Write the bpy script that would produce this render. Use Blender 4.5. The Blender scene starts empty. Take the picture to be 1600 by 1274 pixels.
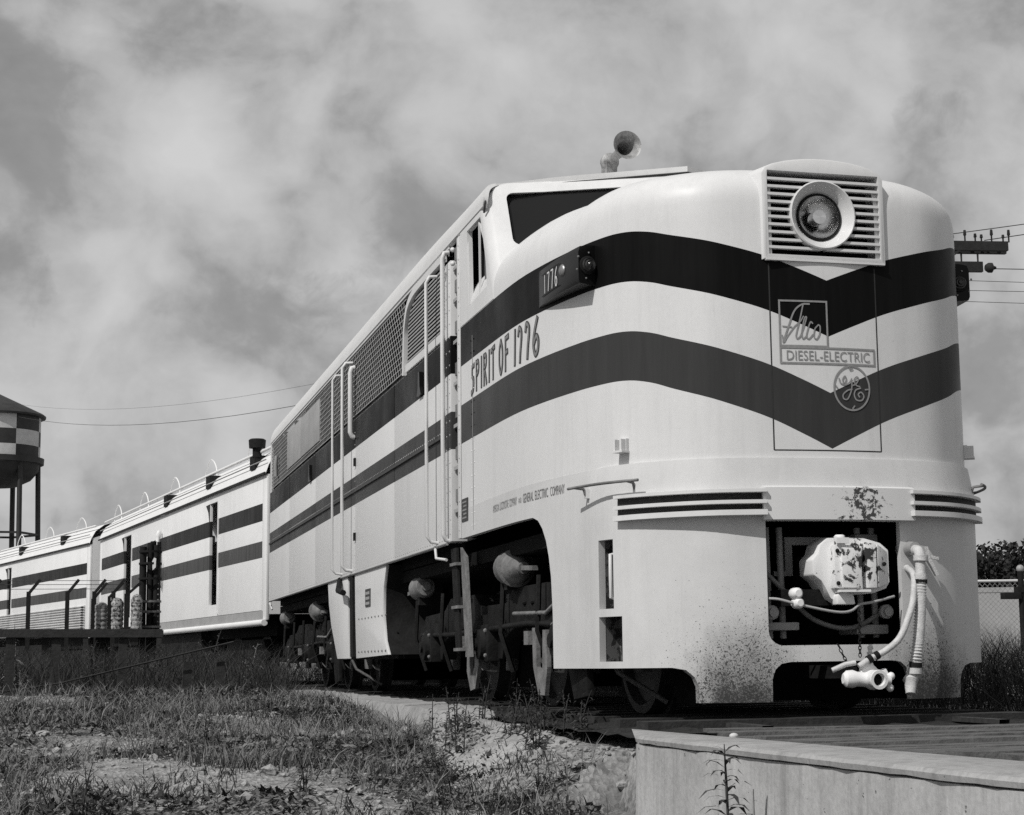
import bpy, bmesh, math, random
import numpy as np
from mathutils import Vector, Matrix, noise as mnoise
random.seed(7); np.random.seed(7)
S = bpy.context.scene
COL = S.collection
rad = math.radians

# ------------------------------------------------------------------ camera
cam_d = bpy.data.cameras.new('camera'); cam = bpy.data.objects.new('camera', cam_d); COL.objects.link(cam)
CF, CCX, CCY, YAW, PITCH, ROLL = 2752.293, 900.548, 631.63, 0.27795, 0.14302, -0.01525
CT = Vector((-4.57594, -10.11949, 0.4))
def cam_axes():
    w = Vector((math.sin(YAW)*math.cos(PITCH), math.cos(YAW)*math.cos(PITCH), math.sin(PITCH)))
    r = Vector((math.cos(YAW), -math.sin(YAW), 0)); u = r.cross(w)
    return r*math.cos(ROLL)+u*math.sin(ROLL), -r*math.sin(ROLL)+u*math.cos(ROLL), w
_r, _u, _w = cam_axes()
cam.matrix_world = Matrix(((_r.x, _u.x, -_w.x, CT.x), (_r.y, _u.y, -_w.y, CT.y), (_r.z, _u.z, -_w.z, CT.z), (0, 0, 0, 1)))
cam_d.sensor_width = 36; cam_d.sensor_fit = 'HORIZONTAL'; cam_d.lens = CF*36/1600
cam_d.shift_x = (800-CCX)/1600; cam_d.shift_y = (CCY-637)/1600
cam_d.clip_start = .1; cam_d.clip_end = 4000
S.camera = cam
S.render.resolution_x = 1024; S.render.resolution_y = 815

# ------------------------------------------------------------------ sky, sun, exposure
SUN_AZ = Vector((-.815, -.58, 0)).normalized(); SUN_EL = rad(46)
SUN_DIR = Vector((SUN_AZ.x*math.cos(SUN_EL), SUN_AZ.y*math.cos(SUN_EL), math.sin(SUN_EL)))
sun_d = bpy.data.lights.new('sun', 'SUN'); sun_d.energy = 3.3; sun_d.angle = rad(.55); sun_d.color = (1, .985, .96)
sun = bpy.data.objects.new('sun', sun_d); COL.objects.link(sun)
sun.rotation_euler = (-SUN_DIR).to_track_quat('-Z', 'Y').to_euler(); sun.location = SUN_DIR*60
W = bpy.data.worlds.new('World'); S.world = W; W.use_nodes = True
nt = W.node_tree; nt.nodes.clear()
def N(t, typ, **kw):
    n = t.nodes.new(typ)
    for k, v in kw.items(): setattr(n, k, v)
    return n
def L(t, a, b): t.links.new(a, b)
def ramp(t, fac, stops, interp='LINEAR'):
    r = N(t, 'ShaderNodeValToRGB'); r.color_ramp.interpolation = interp
    e = r.color_ramp.elements
    while len(e) < len(stops): e.new(.5)
    for i, (p, v) in enumerate(stops):
        e[i].position = p; e[i].color = (v, v, v, 1) if not isinstance(v, tuple) else v
    L(t, fac, r.inputs[0]); return r.outputs[0]
def mth(t, op, a, b=None, c=None, clamp=False):
    m = N(t, 'ShaderNodeMath', operation=op, use_clamp=clamp)
    for i, v in enumerate((a, b, c)):
        if v is None: continue
        if isinstance(v, (int, float)): m.inputs[i].default_value = v
        else: L(t, v, m.inputs[i])
    return m.outputs[0]
def mixc(t, fac, a, b, mode='MIX'):
    m = N(t, 'ShaderNodeMix', data_type='RGBA', blend_type=mode)
    if isinstance(fac, (int, float)): m.inputs[0].default_value = fac
    else: L(t, fac, m.inputs[0])
    for i, v in ((6, a), (7, b)):
        if isinstance(v, (int, float)): m.inputs[i].default_value = (v, v, v, 1)
        elif isinstance(v, tuple): m.inputs[i].default_value = v
        else: L(t, v, m.inputs[i])
    return m.outputs[2]
def noise(t, vec, scale, detail=4, rough=.55, dist=0):
    n = N(t, 'ShaderNodeTexNoise'); n.inputs['Scale'].default_value = scale; n.inputs['Detail'].default_value = detail
    n.inputs['Roughness'].default_value = rough; n.inputs['Distortion'].default_value = dist
    if vec is not None: L(t, vec, n.inputs['Vector'])
    return n.outputs[0]
wo = N(nt, 'ShaderNodeOutputWorld'); bg = N(nt, 'ShaderNodeBackground')
sky = N(nt, 'ShaderNodeTexSky', sky_type='NISHITA', sun_disc=False)
sky.sun_elevation = SUN_EL; sky.sun_rotation = math.atan2(SUN_DIR.x, SUN_DIR.y)
sky.air_density = 1.0; sky.dust_density = 2.0
tc = N(nt, 'ShaderNodeTexCoord')
def shifted(v, sc=(1, 1, 1)):
    m_ = N(nt, 'ShaderNodeMapping'); m_.inputs['Location'].default_value = v; m_.inputs['Scale'].default_value = sc; L(nt, tc.outputs['Generated'], m_.inputs[0]); return m_.outputs[0]
def warp(vec, scale, amt):
    n_ = N(nt, 'ShaderNodeTexNoise'); n_.inputs['Scale'].default_value = scale; n_.inputs['Detail'].default_value = 3; L(nt, vec, n_.inputs['Vector'])
    a_ = N(nt, 'ShaderNodeVectorMath', operation='SUBTRACT'); L(nt, n_.outputs['Color'], a_.inputs[0]); a_.inputs[1].default_value = (.5, .5, .5)
    b_ = N(nt, 'ShaderNodeVectorMath', operation='SCALE'); L(nt, a_.outputs[0], b_.inputs[0]); b_.inputs['Scale'].default_value = amt
    c_ = N(nt, 'ShaderNodeVectorMath', operation='ADD'); L(nt, vec, c_.inputs[0]); L(nt, b_.outputs[0], c_.inputs[1]); return c_.outputs[0]
def billow(vec, scale): return mth(nt, 'ABSOLUTE', mth(nt, 'SUBTRACT', mth(nt, 'MULTIPLY', noise(nt, vec, scale, 1, .5), 2), 1))
w1 = warp(shifted((5.6, 2.9, 1.3), (1, 1, 1.15)), 9, .05)
puff = mth(nt, 'ADD', mth(nt, 'MULTIPLY', noise(nt, w1, 8.5, 8, .55), 1.0), mth(nt, 'MULTIPLY', billow(w1, 17), .16))
mass = noise(nt, shifted((7.3, .4, 2.2), (1, 1, 1.2)), 3.6, 2, .5)    # large light and dark masses
cc = mth(nt, 'ADD', mth(nt, 'MULTIPLY', puff, .72), mth(nt, 'MULTIPLY', mass, .28))
cloud = mth(nt, 'MULTIPLY', ramp(nt, cc, [(.36, .22), (.47, .31), (.53, .46), (.60, .57), (.72, .68)]), 10)
tear = ramp(nt, noise(nt, warp(shifted((2.7, .8, 4.1)), 12, .05), 8.5, 7, .6), [(.59, 0.), (.66, 1.)])   # torn dark gaps
cloud = mixc(nt, mth(nt, 'MULTIPLY', tear, .5), cloud, 2.4)
bw = N(nt, 'ShaderNodeRGBToBW'); L(nt, sky.outputs[0], bw.inputs[0])
skyg = mth(nt, 'MINIMUM', mth(nt, 'MULTIPLY', bw.outputs[0], 1.0), 6.0)
L(nt, mixc(nt, .86, skyg, cloud), bg.inputs[0]); bg.inputs[1].default_value = .1
L(nt, bg.outputs[0], wo.inputs[0])
vs = S.view_settings; vs.view_transform = 'Standard'; vs.look = 'None'; vs.exposure = 0; vs.gamma = 1; vs.use_curve_mapping = False
S.cycles.max_bounces = 6; S.cycles.use_denoising = False

# ------------------------------------------------------------------ materials
MAT = {}
def newmat(name):
    m = bpy.data.materials.new(name); m.use_nodes = True; t = m.node_tree; b = t.nodes['Principled BSDF']
    MAT[name] = m; return m, t, b
def setc(b, v): b.inputs['Base Color'].default_value = (v, v, v, 1)
def bump(t, b, h, strength=.3, dist=.01):
    bn = N(t, 'ShaderNodeBump'); bn.inputs['Strength'].default_value = strength; bn.inputs['Distance'].default_value = dist
    L(t, h, bn.inputs['Height']); L(t, bn.outputs[0], b.inputs['Normal'])
def pos(t): return N(t, 'ShaderNodeNewGeometry').outputs['Position']
def plain(name, lo, hi, scale=6, rough=.6, metal=0, bumpk=0, spec=.5, bscale=None):
    m, t, b = newmat(name); p = pos(t); n = noise(t, p, scale, 6, .6)
    L(t, ramp(t, n, [(.3, lo), (.7, hi)]), b.inputs['Base Color'])
    b.inputs['Roughness'].default_value = rough; b.inputs['Metallic'].default_value = metal
    b.inputs['Specular IOR Level'].default_value = spec
    if bumpk: bump(t, b, noise(t, p, bscale or scale*4, 5, .6), bumpk, .02)
    return m
WHITE = .66
def paint(name, vee=False, stripes=None, dirt=.12, lowdirt=None, base=WHITE):
    """white gloss paint with painted bands at fixed heights (the bands dip to a V on the nose)"""
    m, t, b = newmat(name); p = pos(t); sx = N(t, 'ShaderNodeSeparateXYZ'); L(t, p, sx.inputs[0])
    z = sx.outputs[2]; n1 = noise(t, p, 1.7, 6, .62); n2 = noise(t, p, 26, 5, .65)
    col = ramp(t, n1, [(.25, base*(1-dirt)), (.6, base)])
    col = mixc(t, mth(t, 'MULTIPLY', ramp(t, n2, [(.5, 0.), (.8, 1.)]), .18), col, base*.7)
    # faint vertical run marks
    mpn = N(t, 'ShaderNodeMapping'); mpn.inputs['Scale'].default_value = (9, 9, .55); L(t, p, mpn.inputs[0])
    run = ramp(t, noise(t, mpn.outputs[0], 2.2, 5, .7), [(.55, 0.), (.82, 1.)])
    col = mixc(t, mth(t, 'MULTIPLY', run, .22), col, base*.62)
    chip = ramp(t, noise(t, p, 34, 3, .6, .3), [(.765, 0.), (.785, 1.)]); col = mixc(t, mth(t, 'MULTIPLY', chip, .7), col, .16)
    dust = ramp(t, noise(t, mpn.outputs[0], .7, 6, .75), [(.5, 0.), (.85, 1.)]); col = mixc(t, mth(t, 'MULTIPLY', dust, .3), col, base*.6)
    msk = None
    if stripes:
        zz = z
        if vee:
            ax = mth(t, 'DIVIDE', mth(t, 'ABSOLUTE', sx.outputs[0]), 1.4)
            fc = N(t, 'ShaderNodeFloatCurve'); cu = fc.mapping.curves[0]
            pts = [(0, 1), (.2, .815), (.4, .635), (.7, .41), (.95, .215), (1.1, .07), (1.2, .012), (1.3, 0), (1.4, 0)]
            while len(cu.points) < len(pts): cu.points.new(.5, .5)
            for q, (a, v) in zip(cu.points, pts): q.location = (a/1.4, v); q.handle_type = 'AUTO'
            cu.points[0].handle_type = 'VECTOR'; fc.mapping.update(); L(t, ax, fc.inputs['Value'])
            dr = mth(t, 'SUBTRACT', .651, mth(t, 'MULTIPLY', z, .098))
            zz = mth(t, 'ADD', z, mth(t, 'MULTIPLY', fc.outputs[0], dr))
        for lo, hi, v, v2 in stripes:
            k = mth(t, 'MULTIPLY', mth(t, 'GREATER_THAN', zz, lo), mth(t, 'LESS_THAN', zz, hi))
            sc = ramp(t, noise(t, mpn.outputs[0], 1.1, 5, .7), [(.35, v), (.75, v2)])
            col = mixc(t, k, col, sc); msk = k if msk is None else mth(t, 'MAXIMUM', msk, k)
    if lowdirt:
        # splashed mud, thicker towards the pilot
        h0, h1 = lowdirt
        g = mth(t, 'DIVIDE', mth(t, 'SUBTRACT', h1, z), h1-h0, clamp=True)
        big = noise(t, p, 3.2, 4, .6); ax_ = mth(t, 'ABSOLUTE', mth(t, 'SUBTRACT', mth(t, 'ABSOLUTE', sx.outputs[0]), .62))
        xs = ramp(t, ax_, [(.12, 1.), (.62, .12)])
        g = mth(t, 'MULTIPLY', mth(t, 'MULTIPLY', g, xs), mth(t, 'ADD', .55, mth(t, 'MULTIPLY', big, .9)))
        mpd = N(t, 'ShaderNodeMapping'); mpd.inputs['Scale'].default_value = (1, 1, .5); L(t, p, mpd.inputs[0])
        soft = ramp(t, mth(t, 'ADD', g, mth(t, 'MULTIPLY', mth(t, 'SUBTRACT', noise(t, mpd.outputs[0], 9, 7, .75), .5), .55)), [(.38, 0.), (.95, 1.)])
        col = mixc(t, mth(t, 'MULTIPLY', soft, .82), col, .075)
        for sc_, th_, k_ in ((75, .80, .30), (170, .80, .30), (330, .79, .26)):
            d_ = mth(t, 'GREATER_THAN', mth(t, 'ADD', noise(t, p, sc_, 2, .5), mth(t, 'MULTIPLY', g, k_)), th_)
            col = mixc(t, mth(t, 'MULTIPLY', d_, .85), col, .04)
    L(t, col, b.inputs['Base Color'])
    L(t, ramp(t, n1, [(.3, .5), (.7, .34)]), b.inputs['Roughness'])
    b.inputs['Specular IOR Level'].default_value = .22
    if msk is not None: L(t, mth(t, 'SUBTRACT', .22, mth(t, 'MULTIPLY', msk, .17)), b.inputs['Specular IOR Level'])
    bump(t, b, mth(t, 'ADD', noise(t, p, 1.1, 3, .5), mth(t, 'MULTIPLY', noise(t, p, 4.5, 3, .5), .18)), .11, .05)
    return m
BANDS = [(2.813, 3.142, .005, .009), (2.166, 2.487, .040, .052)]
paint('body_paint', True, BANDS, .07)
paint('apron_paint', False, None, .14, (.1, 1.05), base=.6)
paint('white_paint', False, None, .12)
paint('car_paint', False, [(2.77, 3.07, .016, .04), (2.15, 2.43, .055, .1)], .1, base=.8)
paint('car_white', False, None, .12, base=.8)
paint('fluted_white', False, None, .4, base=.6)
plain('black_paint', .006, .010, 8, .3, spec=.16)
plain('groove_dark', .012, .02, 8, .7)
plain('iron_dark', .008, .018, 9, .75, 0, .3, .15)
plain('truck_iron', .006, .018, 7, .75, 0, .4, .15)
plain('truck_grey', .09, .22, 9, .65, 0, .3)  # lighter grey carries the lit highlights of the truck gear in its colour
plain('interior_dark', .006, .012, 4, .9, spec=.1)
plain('rubber', .010, .02, 20, .75, spec=.15)
plain('hose_white', .42, .6, 24, .6, 0, .3)
plain('steel', .25, .4, 14, .4, .8)
plain('rail_steel', .03, .07, 14, .6, .3)
plain('timber', .05, .13, 9, .85, 0, .5)
plain('dark_wood', .012, .03, 10, .9, 0, .4)
plain('pole_wood', .008, .02, 10, .9, 0, .4)
plain('bark', .03, .07, 8, .9, 0, .5)
plain('tower_dark', .012, .03, 1.5, .6)
plain('tower_white', .45, .6, 1.5, .6)
plain('wire', .02, .04, 3, .6)
plain('galvanised', .2, .32, 6, .55, .3)
plain('letter_dark', .035, .05, 30, .6)
plain('letter_grey', .14, .22, 30, .6)
plain('letter_pale', .20, .27, 40, .6)
plain('lamp_white', .55, .7, 60, .25)
plain('pale_wall', .3, .42, .8, .8)
plain('screen_grey', .28, .36, 3, .6)
plain('horn_metal', .16, .42, 22, .5, .2, .2)
m, t, b = newmat('chrome'); setc(b, .8); b.inputs['Metallic'].default_value = 1; b.inputs['Roughness'].default_value = .2
m, t, b = newmat('dark_glass'); setc(b, .006); b.inputs['Roughness'].default_value = .12; b.inputs['Specular IOR Level'].default_value = .35
m, t, b = newmat('lens_glass'); setc(b, 1); b.inputs['Roughness'].default_value = .02; b.inputs['Transmission Weight'].default_value = 1; b.inputs['IOR'].default_value = 1.1
m, t, b = newmat('signal_glass'); setc(b, .03); b.inputs['Roughness'].default_value = .08
def chipped(name, base, dark, thr, scale=14, lo=None):
    m, t, b = newmat(name); p = pos(t)
    a = noise(t, p, scale, 6, .7, .4); k = ramp(t, a, [(thr, 0.), (thr+.03, 1.)])
    if lo:  # wear gathered round one spot
        v = N(t, 'ShaderNodeVectorMath', operation='DISTANCE'); L(t, p, v.inputs[0]); v.inputs[1].default_value = lo[0]
        g = mth(t, 'SUBTRACT', 1, mth(t, 'DIVIDE', v.outputs['Value'], lo[1]), clamp=True)
        k = ramp(t, mth(t, 'ADD', a, mth(t, 'MULTIPLY', g, .3)), [(thr, 0.), (thr+.04, 1.)])
    c = mixc(t, mth(t, 'MULTIPLY', noise(t, p, 5, 4), .3), base, base*.7)
    L(t, mixc(t, k, c, dark), b.inputs['Base Color']); b.inputs['Roughness'].default_value = .55
    bump(t, b, k, .4, .004); return m
chipped('coupler_paint', .78, .03, .67, 15, ((.10, -.08, .98), .26))
chipped('block_paint', .66, .05, .70, 22, ((.16, -.08, 1.3), .28))
chipped('pocket_grime', .14, .03, .5, 12); chipped('rust_paint', .30, .06, .55, 10); chipped('worn_white', .34, .04, .50, 22)
def concrete(name, lo, hi):
    m, t, b = newmat(name); p = pos(t)
    a = noise(t, p, 2.5, 6, .65); f = noise(t, p, 40, 4, .6)
    col = ramp(t, a, [(.28, lo), (.72, hi)]); col = mixc(t, .25, col, ramp(t, f, [(.3, lo*.8), (.7, hi)]))
    st = N(t, 'ShaderNodeMapping'); st.inputs['Scale'].default_value = (7, 7, .5); L(t, p, st.inputs[0])
    col = mixc(t, mth(t, 'MULTIPLY', ramp(t, noise(t, st.outputs[0], 1.5, 5, .7), [(.48, 0.), (.75, 1.)]), .6), col, lo*.5)
    pit = ramp(t, noise(t, p, 24, 2, .5), [(.72, 0.), (.76, 1.)]); col = mixc(t, mth(t, 'MULTIPLY', pit, .7), col, lo*.35)
    L(t, col, b.inputs['Base Color']); b.inputs['Roughness'].default_value = .9
    bump(t, b, mth(t, 'SUBTRACT', mth(t, 'ADD', a, mth(t, 'MULTIPLY', f, .25)), pit), .5, .012); return m
concrete('concrete', .24, .40); concrete('concrete_pale', .30, .50); concrete('slab_stone', .20, .40)
def groundmat(name, stops, s=1.):
    m, t, b = newmat(name); p = pos(t)
    a = noise(t, p, 1.1*s, 7, .68, .3); f = noise(t, p, 17*s, 5, .65); v = N(t, 'ShaderNodeTexVoronoi'); v.inputs['Scale'].default_value = 38*s; L(t, p, v.inputs['Vector'])
    col = ramp(t, mth(t, 'ADD', mth(t, 'MULTIPLY', a, .6), mth(t, 'MULTIPLY', f, .4)), stops)
    col = mixc(t, .35, col, ramp(t, v.outputs['Color'], [(0., stops[0][1]), (1., stops[-1][1])]))
    L(t, col, b.inputs['Base Color']); b.inputs['Roughness'].default_value = .95; b.inputs['Specular IOR Level'].default_value = .15
    bump(t, b, mth(t, 'ADD', f, mth(t, 'MULTIPLY', v.outputs['Distance'], .6)), .8, .03); return m
groundmat('soil', [(.32, .045), (.46, .12), (.54, .25), (.66, .46)])
groundmat('ballast_dark', [(.3, .012), (.5, .025), (.7, .06)])
groundmat('stone', [(.3, .16), (.6, .34), (.75, .5)], .7)
def leaf(name, lo, hi):
    m, t, b = newmat(name); p = pos(t)
    L(t, ramp(t, noise(t, p, 9, 3, .6), [(.3, lo), (.7, hi)]), b.inputs['Base Color']); b.inputs['Roughness'].default_value = .7
    b.inputs['Specular IOR Level'].default_value = .2; return m
leaf('grass_dry', .08, .24); leaf('grass_dark', .018, .05); leaf('weed_leaf', .025, .06); leaf('weed_pale', .07, .2); leaf('tree_leaf', .012, .04)

# ------------------------------------------------------------------ mesh helpers
class MB:
    def __init__(s): s.v = []; s.f = []; s.mi = []
    def add(s, vs, fs, mi=0):
        o = len(s.v); s.v += [tuple(p) for p in vs]
        for f in fs: s.f.append(tuple(i+o for i in f)); s.mi.append(mi)
        return s
    def hexa(s, p, mi=0):  # 8 corners: bottom 4 ccw, top 4 ccw
        return s.add(p, [(3, 2, 1, 0), (4, 5, 6, 7), (0, 1, 5, 4), (1, 2, 6, 5), (2, 3, 7, 6), (3, 0, 4, 7)], mi)
    def box(s, x0, x1, y0, y1, z0, z1, mi=0):
        return s.hexa([(x0, y0, z0), (x1, y0, z0), (x1, y1, z0), (x0, y1, z0), (x0, y0, z1), (x1, y0, z1), (x1, y1, z1), (x0, y1, z1)], mi)
    def obox(s, c, ax, h, mi=0):  # centre, 3 axes, half sizes
        c = Vector(c); a, b_, d = [Vector(k).normalized()*q for k, q in zip(ax, h)]
        return s.hexa([c-a-b_-d, c+a-b_-d, c+a+b_-d, c-a+b_-d, c-a-b_+d, c+a-b_+d, c+a+b_+d, c-a+b_+d], mi)
    def bar(s, p, q, w, h, mi=0, up=(0, 0, 1)):
        p, q = Vector(p), Vector(q); d = (q-p); ln = d.length; d.normalize()
        x = d.cross(Vector(up)); x = x.normalized() if x.length > 1e-4 else Vector((1, 0, 0)); u = x.cross(d)
        return s.obox((p+q)/2, (x, d, u), (w/2, ln/2, h/2), mi)
    def tube(s, path, r, n=10, caps=True, mi=0):
        P = [Vector(p) for p in path]; rr = r if isinstance(r, (list, tuple)) else [r]*len(P); o = len(s.v)
        t0 = (P[1]-P[0]).normalized(); a = t0.orthogonal().normalized()
        for i, p in enumerate(P):
            t = (P[min(i+1, len(P)-1)]-P[max(i-1, 0)]).normalized(); a = (a-t*a.dot(t)).normalized(); b_ = t.cross(a)
            for k in range(n):
                an = 2*math.pi*k/n; s.v.append(tuple(p+(a*math.cos(an)+b_*math.sin(an))*rr[i]))
        for i in range(len(P)-1):
            for k in range(n):
                k2 = (k+1) % n; s.f.append((o+i*n+k, o+i*n+k2, o+(i+1)*n+k2, o+(i+1)*n+k)); s.mi.append(mi)
        if caps:
            s.f.append(tuple(o+k for k in range(n))[::-1]); s.mi.append(mi)
            e = o+(len(P)-1)*n; s.f.append(tuple(e+k for k in range(n))); s.mi.append(mi)
        return s
    def lathe(s, org, axis, prof, n=20, mi=0, caps=True):  # prof: (distance along axis, radius)
        o = Vector(org); ax = Vector(axis).normalized(); a = ax.orthogonal().normalized(); b_ = ax.cross(a); k0 = len(s.v)
        for h, r in prof:
            for k in range(n):
                an = 2*math.pi*k/n; s.v.append(tuple(o+ax*h+(a*math.cos(an)+b_*math.sin(an))*max(r, 1e-4)))
        for i in range(len(prof)-1):
            for k in range(n):
                k2 = (k+1) % n; s.f.append((k0+i*n+k, k0+i*n+k2, k0+(i+1)*n+k2, k0+(i+1)*n+k)); s.mi.append(mi)
        if caps:
            s.f.append(tuple(k0+k for k in range(n))[::-1]); s.mi.append(mi)
            e = k0+(len(prof)-1)*n; s.f.append(tuple(e+k for k in range(n))); s.mi.append(mi)
        return s
    def prism(s, poly, fn, mi=0):  # poly 2D list, fn(u,v,side) -> 3D for side 0/1
        n = len(poly); o = len(s.v)
        for sd in (0, 1): s.v += [tuple(fn(u, v, sd)) for u, v in poly]
        s.f.append(tuple(range(o, o+n))[::-1]); s.f.append(tuple(range(o+n, o+2*n))); s.mi += [mi, mi]
        for k in range(n):
            k2 = (k+1) % n; s.f.append((o+k, o+k2, o+n+k2, o+n+k)); s.mi.append(mi)
        return s
    def grid(s, pts, mi=0, close=False):  # pts[i][j]
        o = len(s.v); nu, nv = len(pts), len(pts[0])
        for r in pts: s.v += [tuple(p) for p in r]
        for i in range(nu-1):
            for j in range(nv-1 if not close else nv):
                j2 = (j+1) % nv; s.f.append((o+i*nv+j, o+i*nv+j2, o+(i+1)*nv+j2, o+(i+1)*nv+j)); s.mi.append(mi)
        return s
    def shell(s, outer, inner):  # two grids of the same size -> closed sheet with thickness
        nu, nv = len(outer), len(outer[0]); o = len(s.v)
        for g in (outer, inner):
            for r in g: s.v += [tuple(p) for p in r]
        A = lambda i, j: o+i*nv+j
        B = lambda i, j: o+nu*nv+i*nv+j
        for i in range(nu-1):
            for j in range(nv-1):
                s.f.append((A(i, j), A(i, j+1), A(i+1, j+1), A(i+1, j))); s.f.append((B(i, j), B(i+1, j), B(i+1, j+1), B(i, j+1)))
        for i in range(nu-1):
            s.f.append((A(i, 0), A(i+1, 0), B(i+1, 0), B(i, 0))); s.f.append((A(i+1, nv-1), A(i, nv-1), B(i, nv-1), B(i+1, nv-1)))
        for j in range(nv-1):
            s.f.append((A(0, j+1), A(0, j), B(0, j), B(0, j+1))); s.f.append((A(nu-1, j), A(nu-1, j+1), B(nu-1, j+1), B(nu-1, j)))
        s.mi += [0]*(len(s.f)-len(s.mi)); return s
    def ball(s, c, r, nu=8, nv=6, sc=(1, 1, 1), mi=0):
        c = Vector(c); prof = []
        for i in range(nv+1):
            th = math.pi*i/nv; prof.append([(c.x+sc[0]*r*math.sin(th)*math.cos(2*math.pi*k/nu), c.y+sc[1]*r*math.sin(th)*math.sin(2*math.pi*k/nu), c.z+sc[2]*r*math.cos(th)) for k in range(nu)])
        return s.grid(prof, mi, True)
    def mesh(s, name):
        me = bpy.data.meshes.new(name); me.from_pydata(s.v, [], s.f); return me
    def build(s, name, mats, parent=None, smooth=None, fix=True, bevel=0):
        me = s.mesh(name)
        mats = mats if isinstance(mats, (list, tuple)) else [mats]
        for k in mats: me.materials.append(MAT[k])
        if len(mats) > 1: me.polygons.foreach_set('material_index', s.mi)
        finish(me, smooth, fix, bevel)
        return link(name, me, parent)
def finish(me, smooth, fix=True, bevel=0):
    if smooth is None and not fix and not bevel: return
    bm = bmesh.new(); bm.from_mesh(me)
    if fix: bmesh.ops.recalc_face_normals(bm, faces=bm.faces[:])
    if bevel:
        ed = [e for e in bm.edges if len(e.link_faces) == 2 and e.calc_face_angle(0) > rad(40)]
        bmesh.ops.bevel(bm, geom=ed, offset=bevel, segments=2, affect='EDGES', profile=.6, clamp_overlap=True)
        if smooth is None: smooth = 40
    if smooth is not None:
        for f in bm.faces: f.smooth = True
        for e in bm.edges:
            e.smooth = not (len(e.link_faces) == 2 and e.calc_face_angle(0) > rad(smooth))
    bm.to_mesh(me); bm.free(); me.update()
def link(name, data, parent=None):
    o = bpy.data.objects.new(name, data); COL.objects.link(o)
    if parent is not None: o.parent = parent
    return o
def tag(o, label=None, cat=None, group=None, kind=None):
    for k, v in (('label', label), ('category', cat), ('group', group), ('kind', kind)):
        if v: o[k] = v
    return o
def empty(name, loc=(0, 0, 0), rz=0): 
    o = link(name, None); o.location = loc; o.rotation_euler = (0, 0, rz); o.empty_display_size = .2; return o
def copy_tree(o, parent=None):
    c = o.copy(); COL.objects.link(c); c.parent = parent
    for ch in list(o.children): copy_tree(ch, c)
    return c
def cut(mb, cutters, name, mats, parent, smooth=30):
    """mesh minus cutters, baked"""
    me = mb.mesh(name); finish(me, None, True); ob = link('tmp', me); tmp = []
    for c in cutters:
        cm = c.mesh('c'); finish(cm, None, True); co = link('tmpc', cm); tmp.append(co)
        md = ob.modifiers.new('b', 'BOOLEAN'); md.operation = 'DIFFERENCE'; md.solver = 'EXACT'; md.object = co
    dg = bpy.context.evaluated_depsgraph_get(); dg.update()
    nm = bpy.data.meshes.new_from_object(ob.evaluated_get(dg)); nm.name = name
    for q in [ob]+tmp: bpy.data.objects.remove(q)
    nm.materials.clear()
    for k in (mats if isinstance(mats, (list, tuple)) else [mats]): nm.materials.append(MAT[k])
    finish(nm, smooth, False)
    return link(name, nm, parent)
def catmull(P, n, closed=False):
    P = [Vector(p) for p in P]
    if closed: Q = [P[-1]]+P+[P[0], P[1]]
    else: Q = [P[0]*2-P[1]]+P+[P[-1]*2-P[-2]]
    out = []; m = len(Q)-3
    for k in range(n+(0 if closed else 1)):
        t = k/n*m; i = min(int(t), m-1); u = t-i; a, b_, c, d = Q[i:i+4]
        out.append(.5*((2*b_)+(-a+c)*u+(2*a-5*b_+4*c-d)*u*u+(-a+3*b_-3*c+d)*u**3))
    return out
def text_mesh(txt):
    cu = bpy.data.curves.new('t', 'FONT'); cu.body = txt; cu.size = 1; cu.resolution_u = 3
    ob = link('t', cu); dg = bpy.context.evaluated_depsgraph_get(); dg.update()
    me = bpy.data.meshes.new_from_object(ob.evaluated_get(dg)); v = [tuple(p.co) for p in me.vertices]; f = [tuple(p.vertices) for p in me.polygons]
    bpy.data.objects.remove(ob); bpy.data.meshes.remove(me)
    xs = [p[0] for p in v]; ys = [p[1] for p in v]
    x0, x1, y0, y1 = min(xs), max(xs), min(ys), max(ys)
    return [((p[0]-x0)/(x1-x0), (p[1]-y0)/(y1-y0)) for p in v], f

# ------------------------------------------------------------------ plan curve of the nose (arc length t, 0 at the front centre, minus = the side seen)
PL = [(0, .05), (.25, .06), (.5, .09), (.75, .16), (.95, .29), (1.115, .45), (1.23, .63), (1.305, .84), (1.378, 1.15), (1.455, 1.6), (1.508, 2.1), (1.525, 2.7)]
_pp = [(-x, y) for x, y in PL[:0:-1]]+PL
_pp = [(-1.525, 19), (-1.525, 10), (-1.525, 5), (-1.525, 3.3)]+_pp+[(1.525, 3.3), (1.525, 5), (1.525, 10), (1.525, 19)]
_c = catmull([(x, y, 0) for x, y in _pp], 3000)
PX = np.array([p.x for p in _c]); PY = np.array([p.y for p in _c])
PX = np.clip(PX, -1.525, 1.525)
PT = np.concatenate([[0], np.cumsum(np.hypot(np.diff(PX), np.diff(PY)))])
PT -= PT[np.argmin(PY)]
def pc(t, off=0.):
    x, y = float(np.interp(t, PT, PX)), float(np.interp(t, PT, PY))
    e = .02; dx = float(np.interp(t+e, PT, PX)-np.interp(t-e, PT, PX)); dy = float(np.interp(t+e, PT, PY)-np.interp(t-e, PT, PY))
    l = math.hypot(dx, dy); nx, ny = dy/l, -dx/l
    return x+nx*off, y+ny*off, nx, ny
def t_of_y(y, side=-1):
    m = PT < 0 if side < 0 else PT > 0
    yy, tt = PY[m], PT[m]; i = np.argsort(yy); return float(np.interp(y, yy[i], tt[i]))
def t_of_x(x): 
    m = np.abs(PT) < 1.9; return float(np.interp(x, PX[m], PT[m]))
def on(t, z, off=.004):
    x, y, _, _ = pc(t, off); return (x, y, z)
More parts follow.
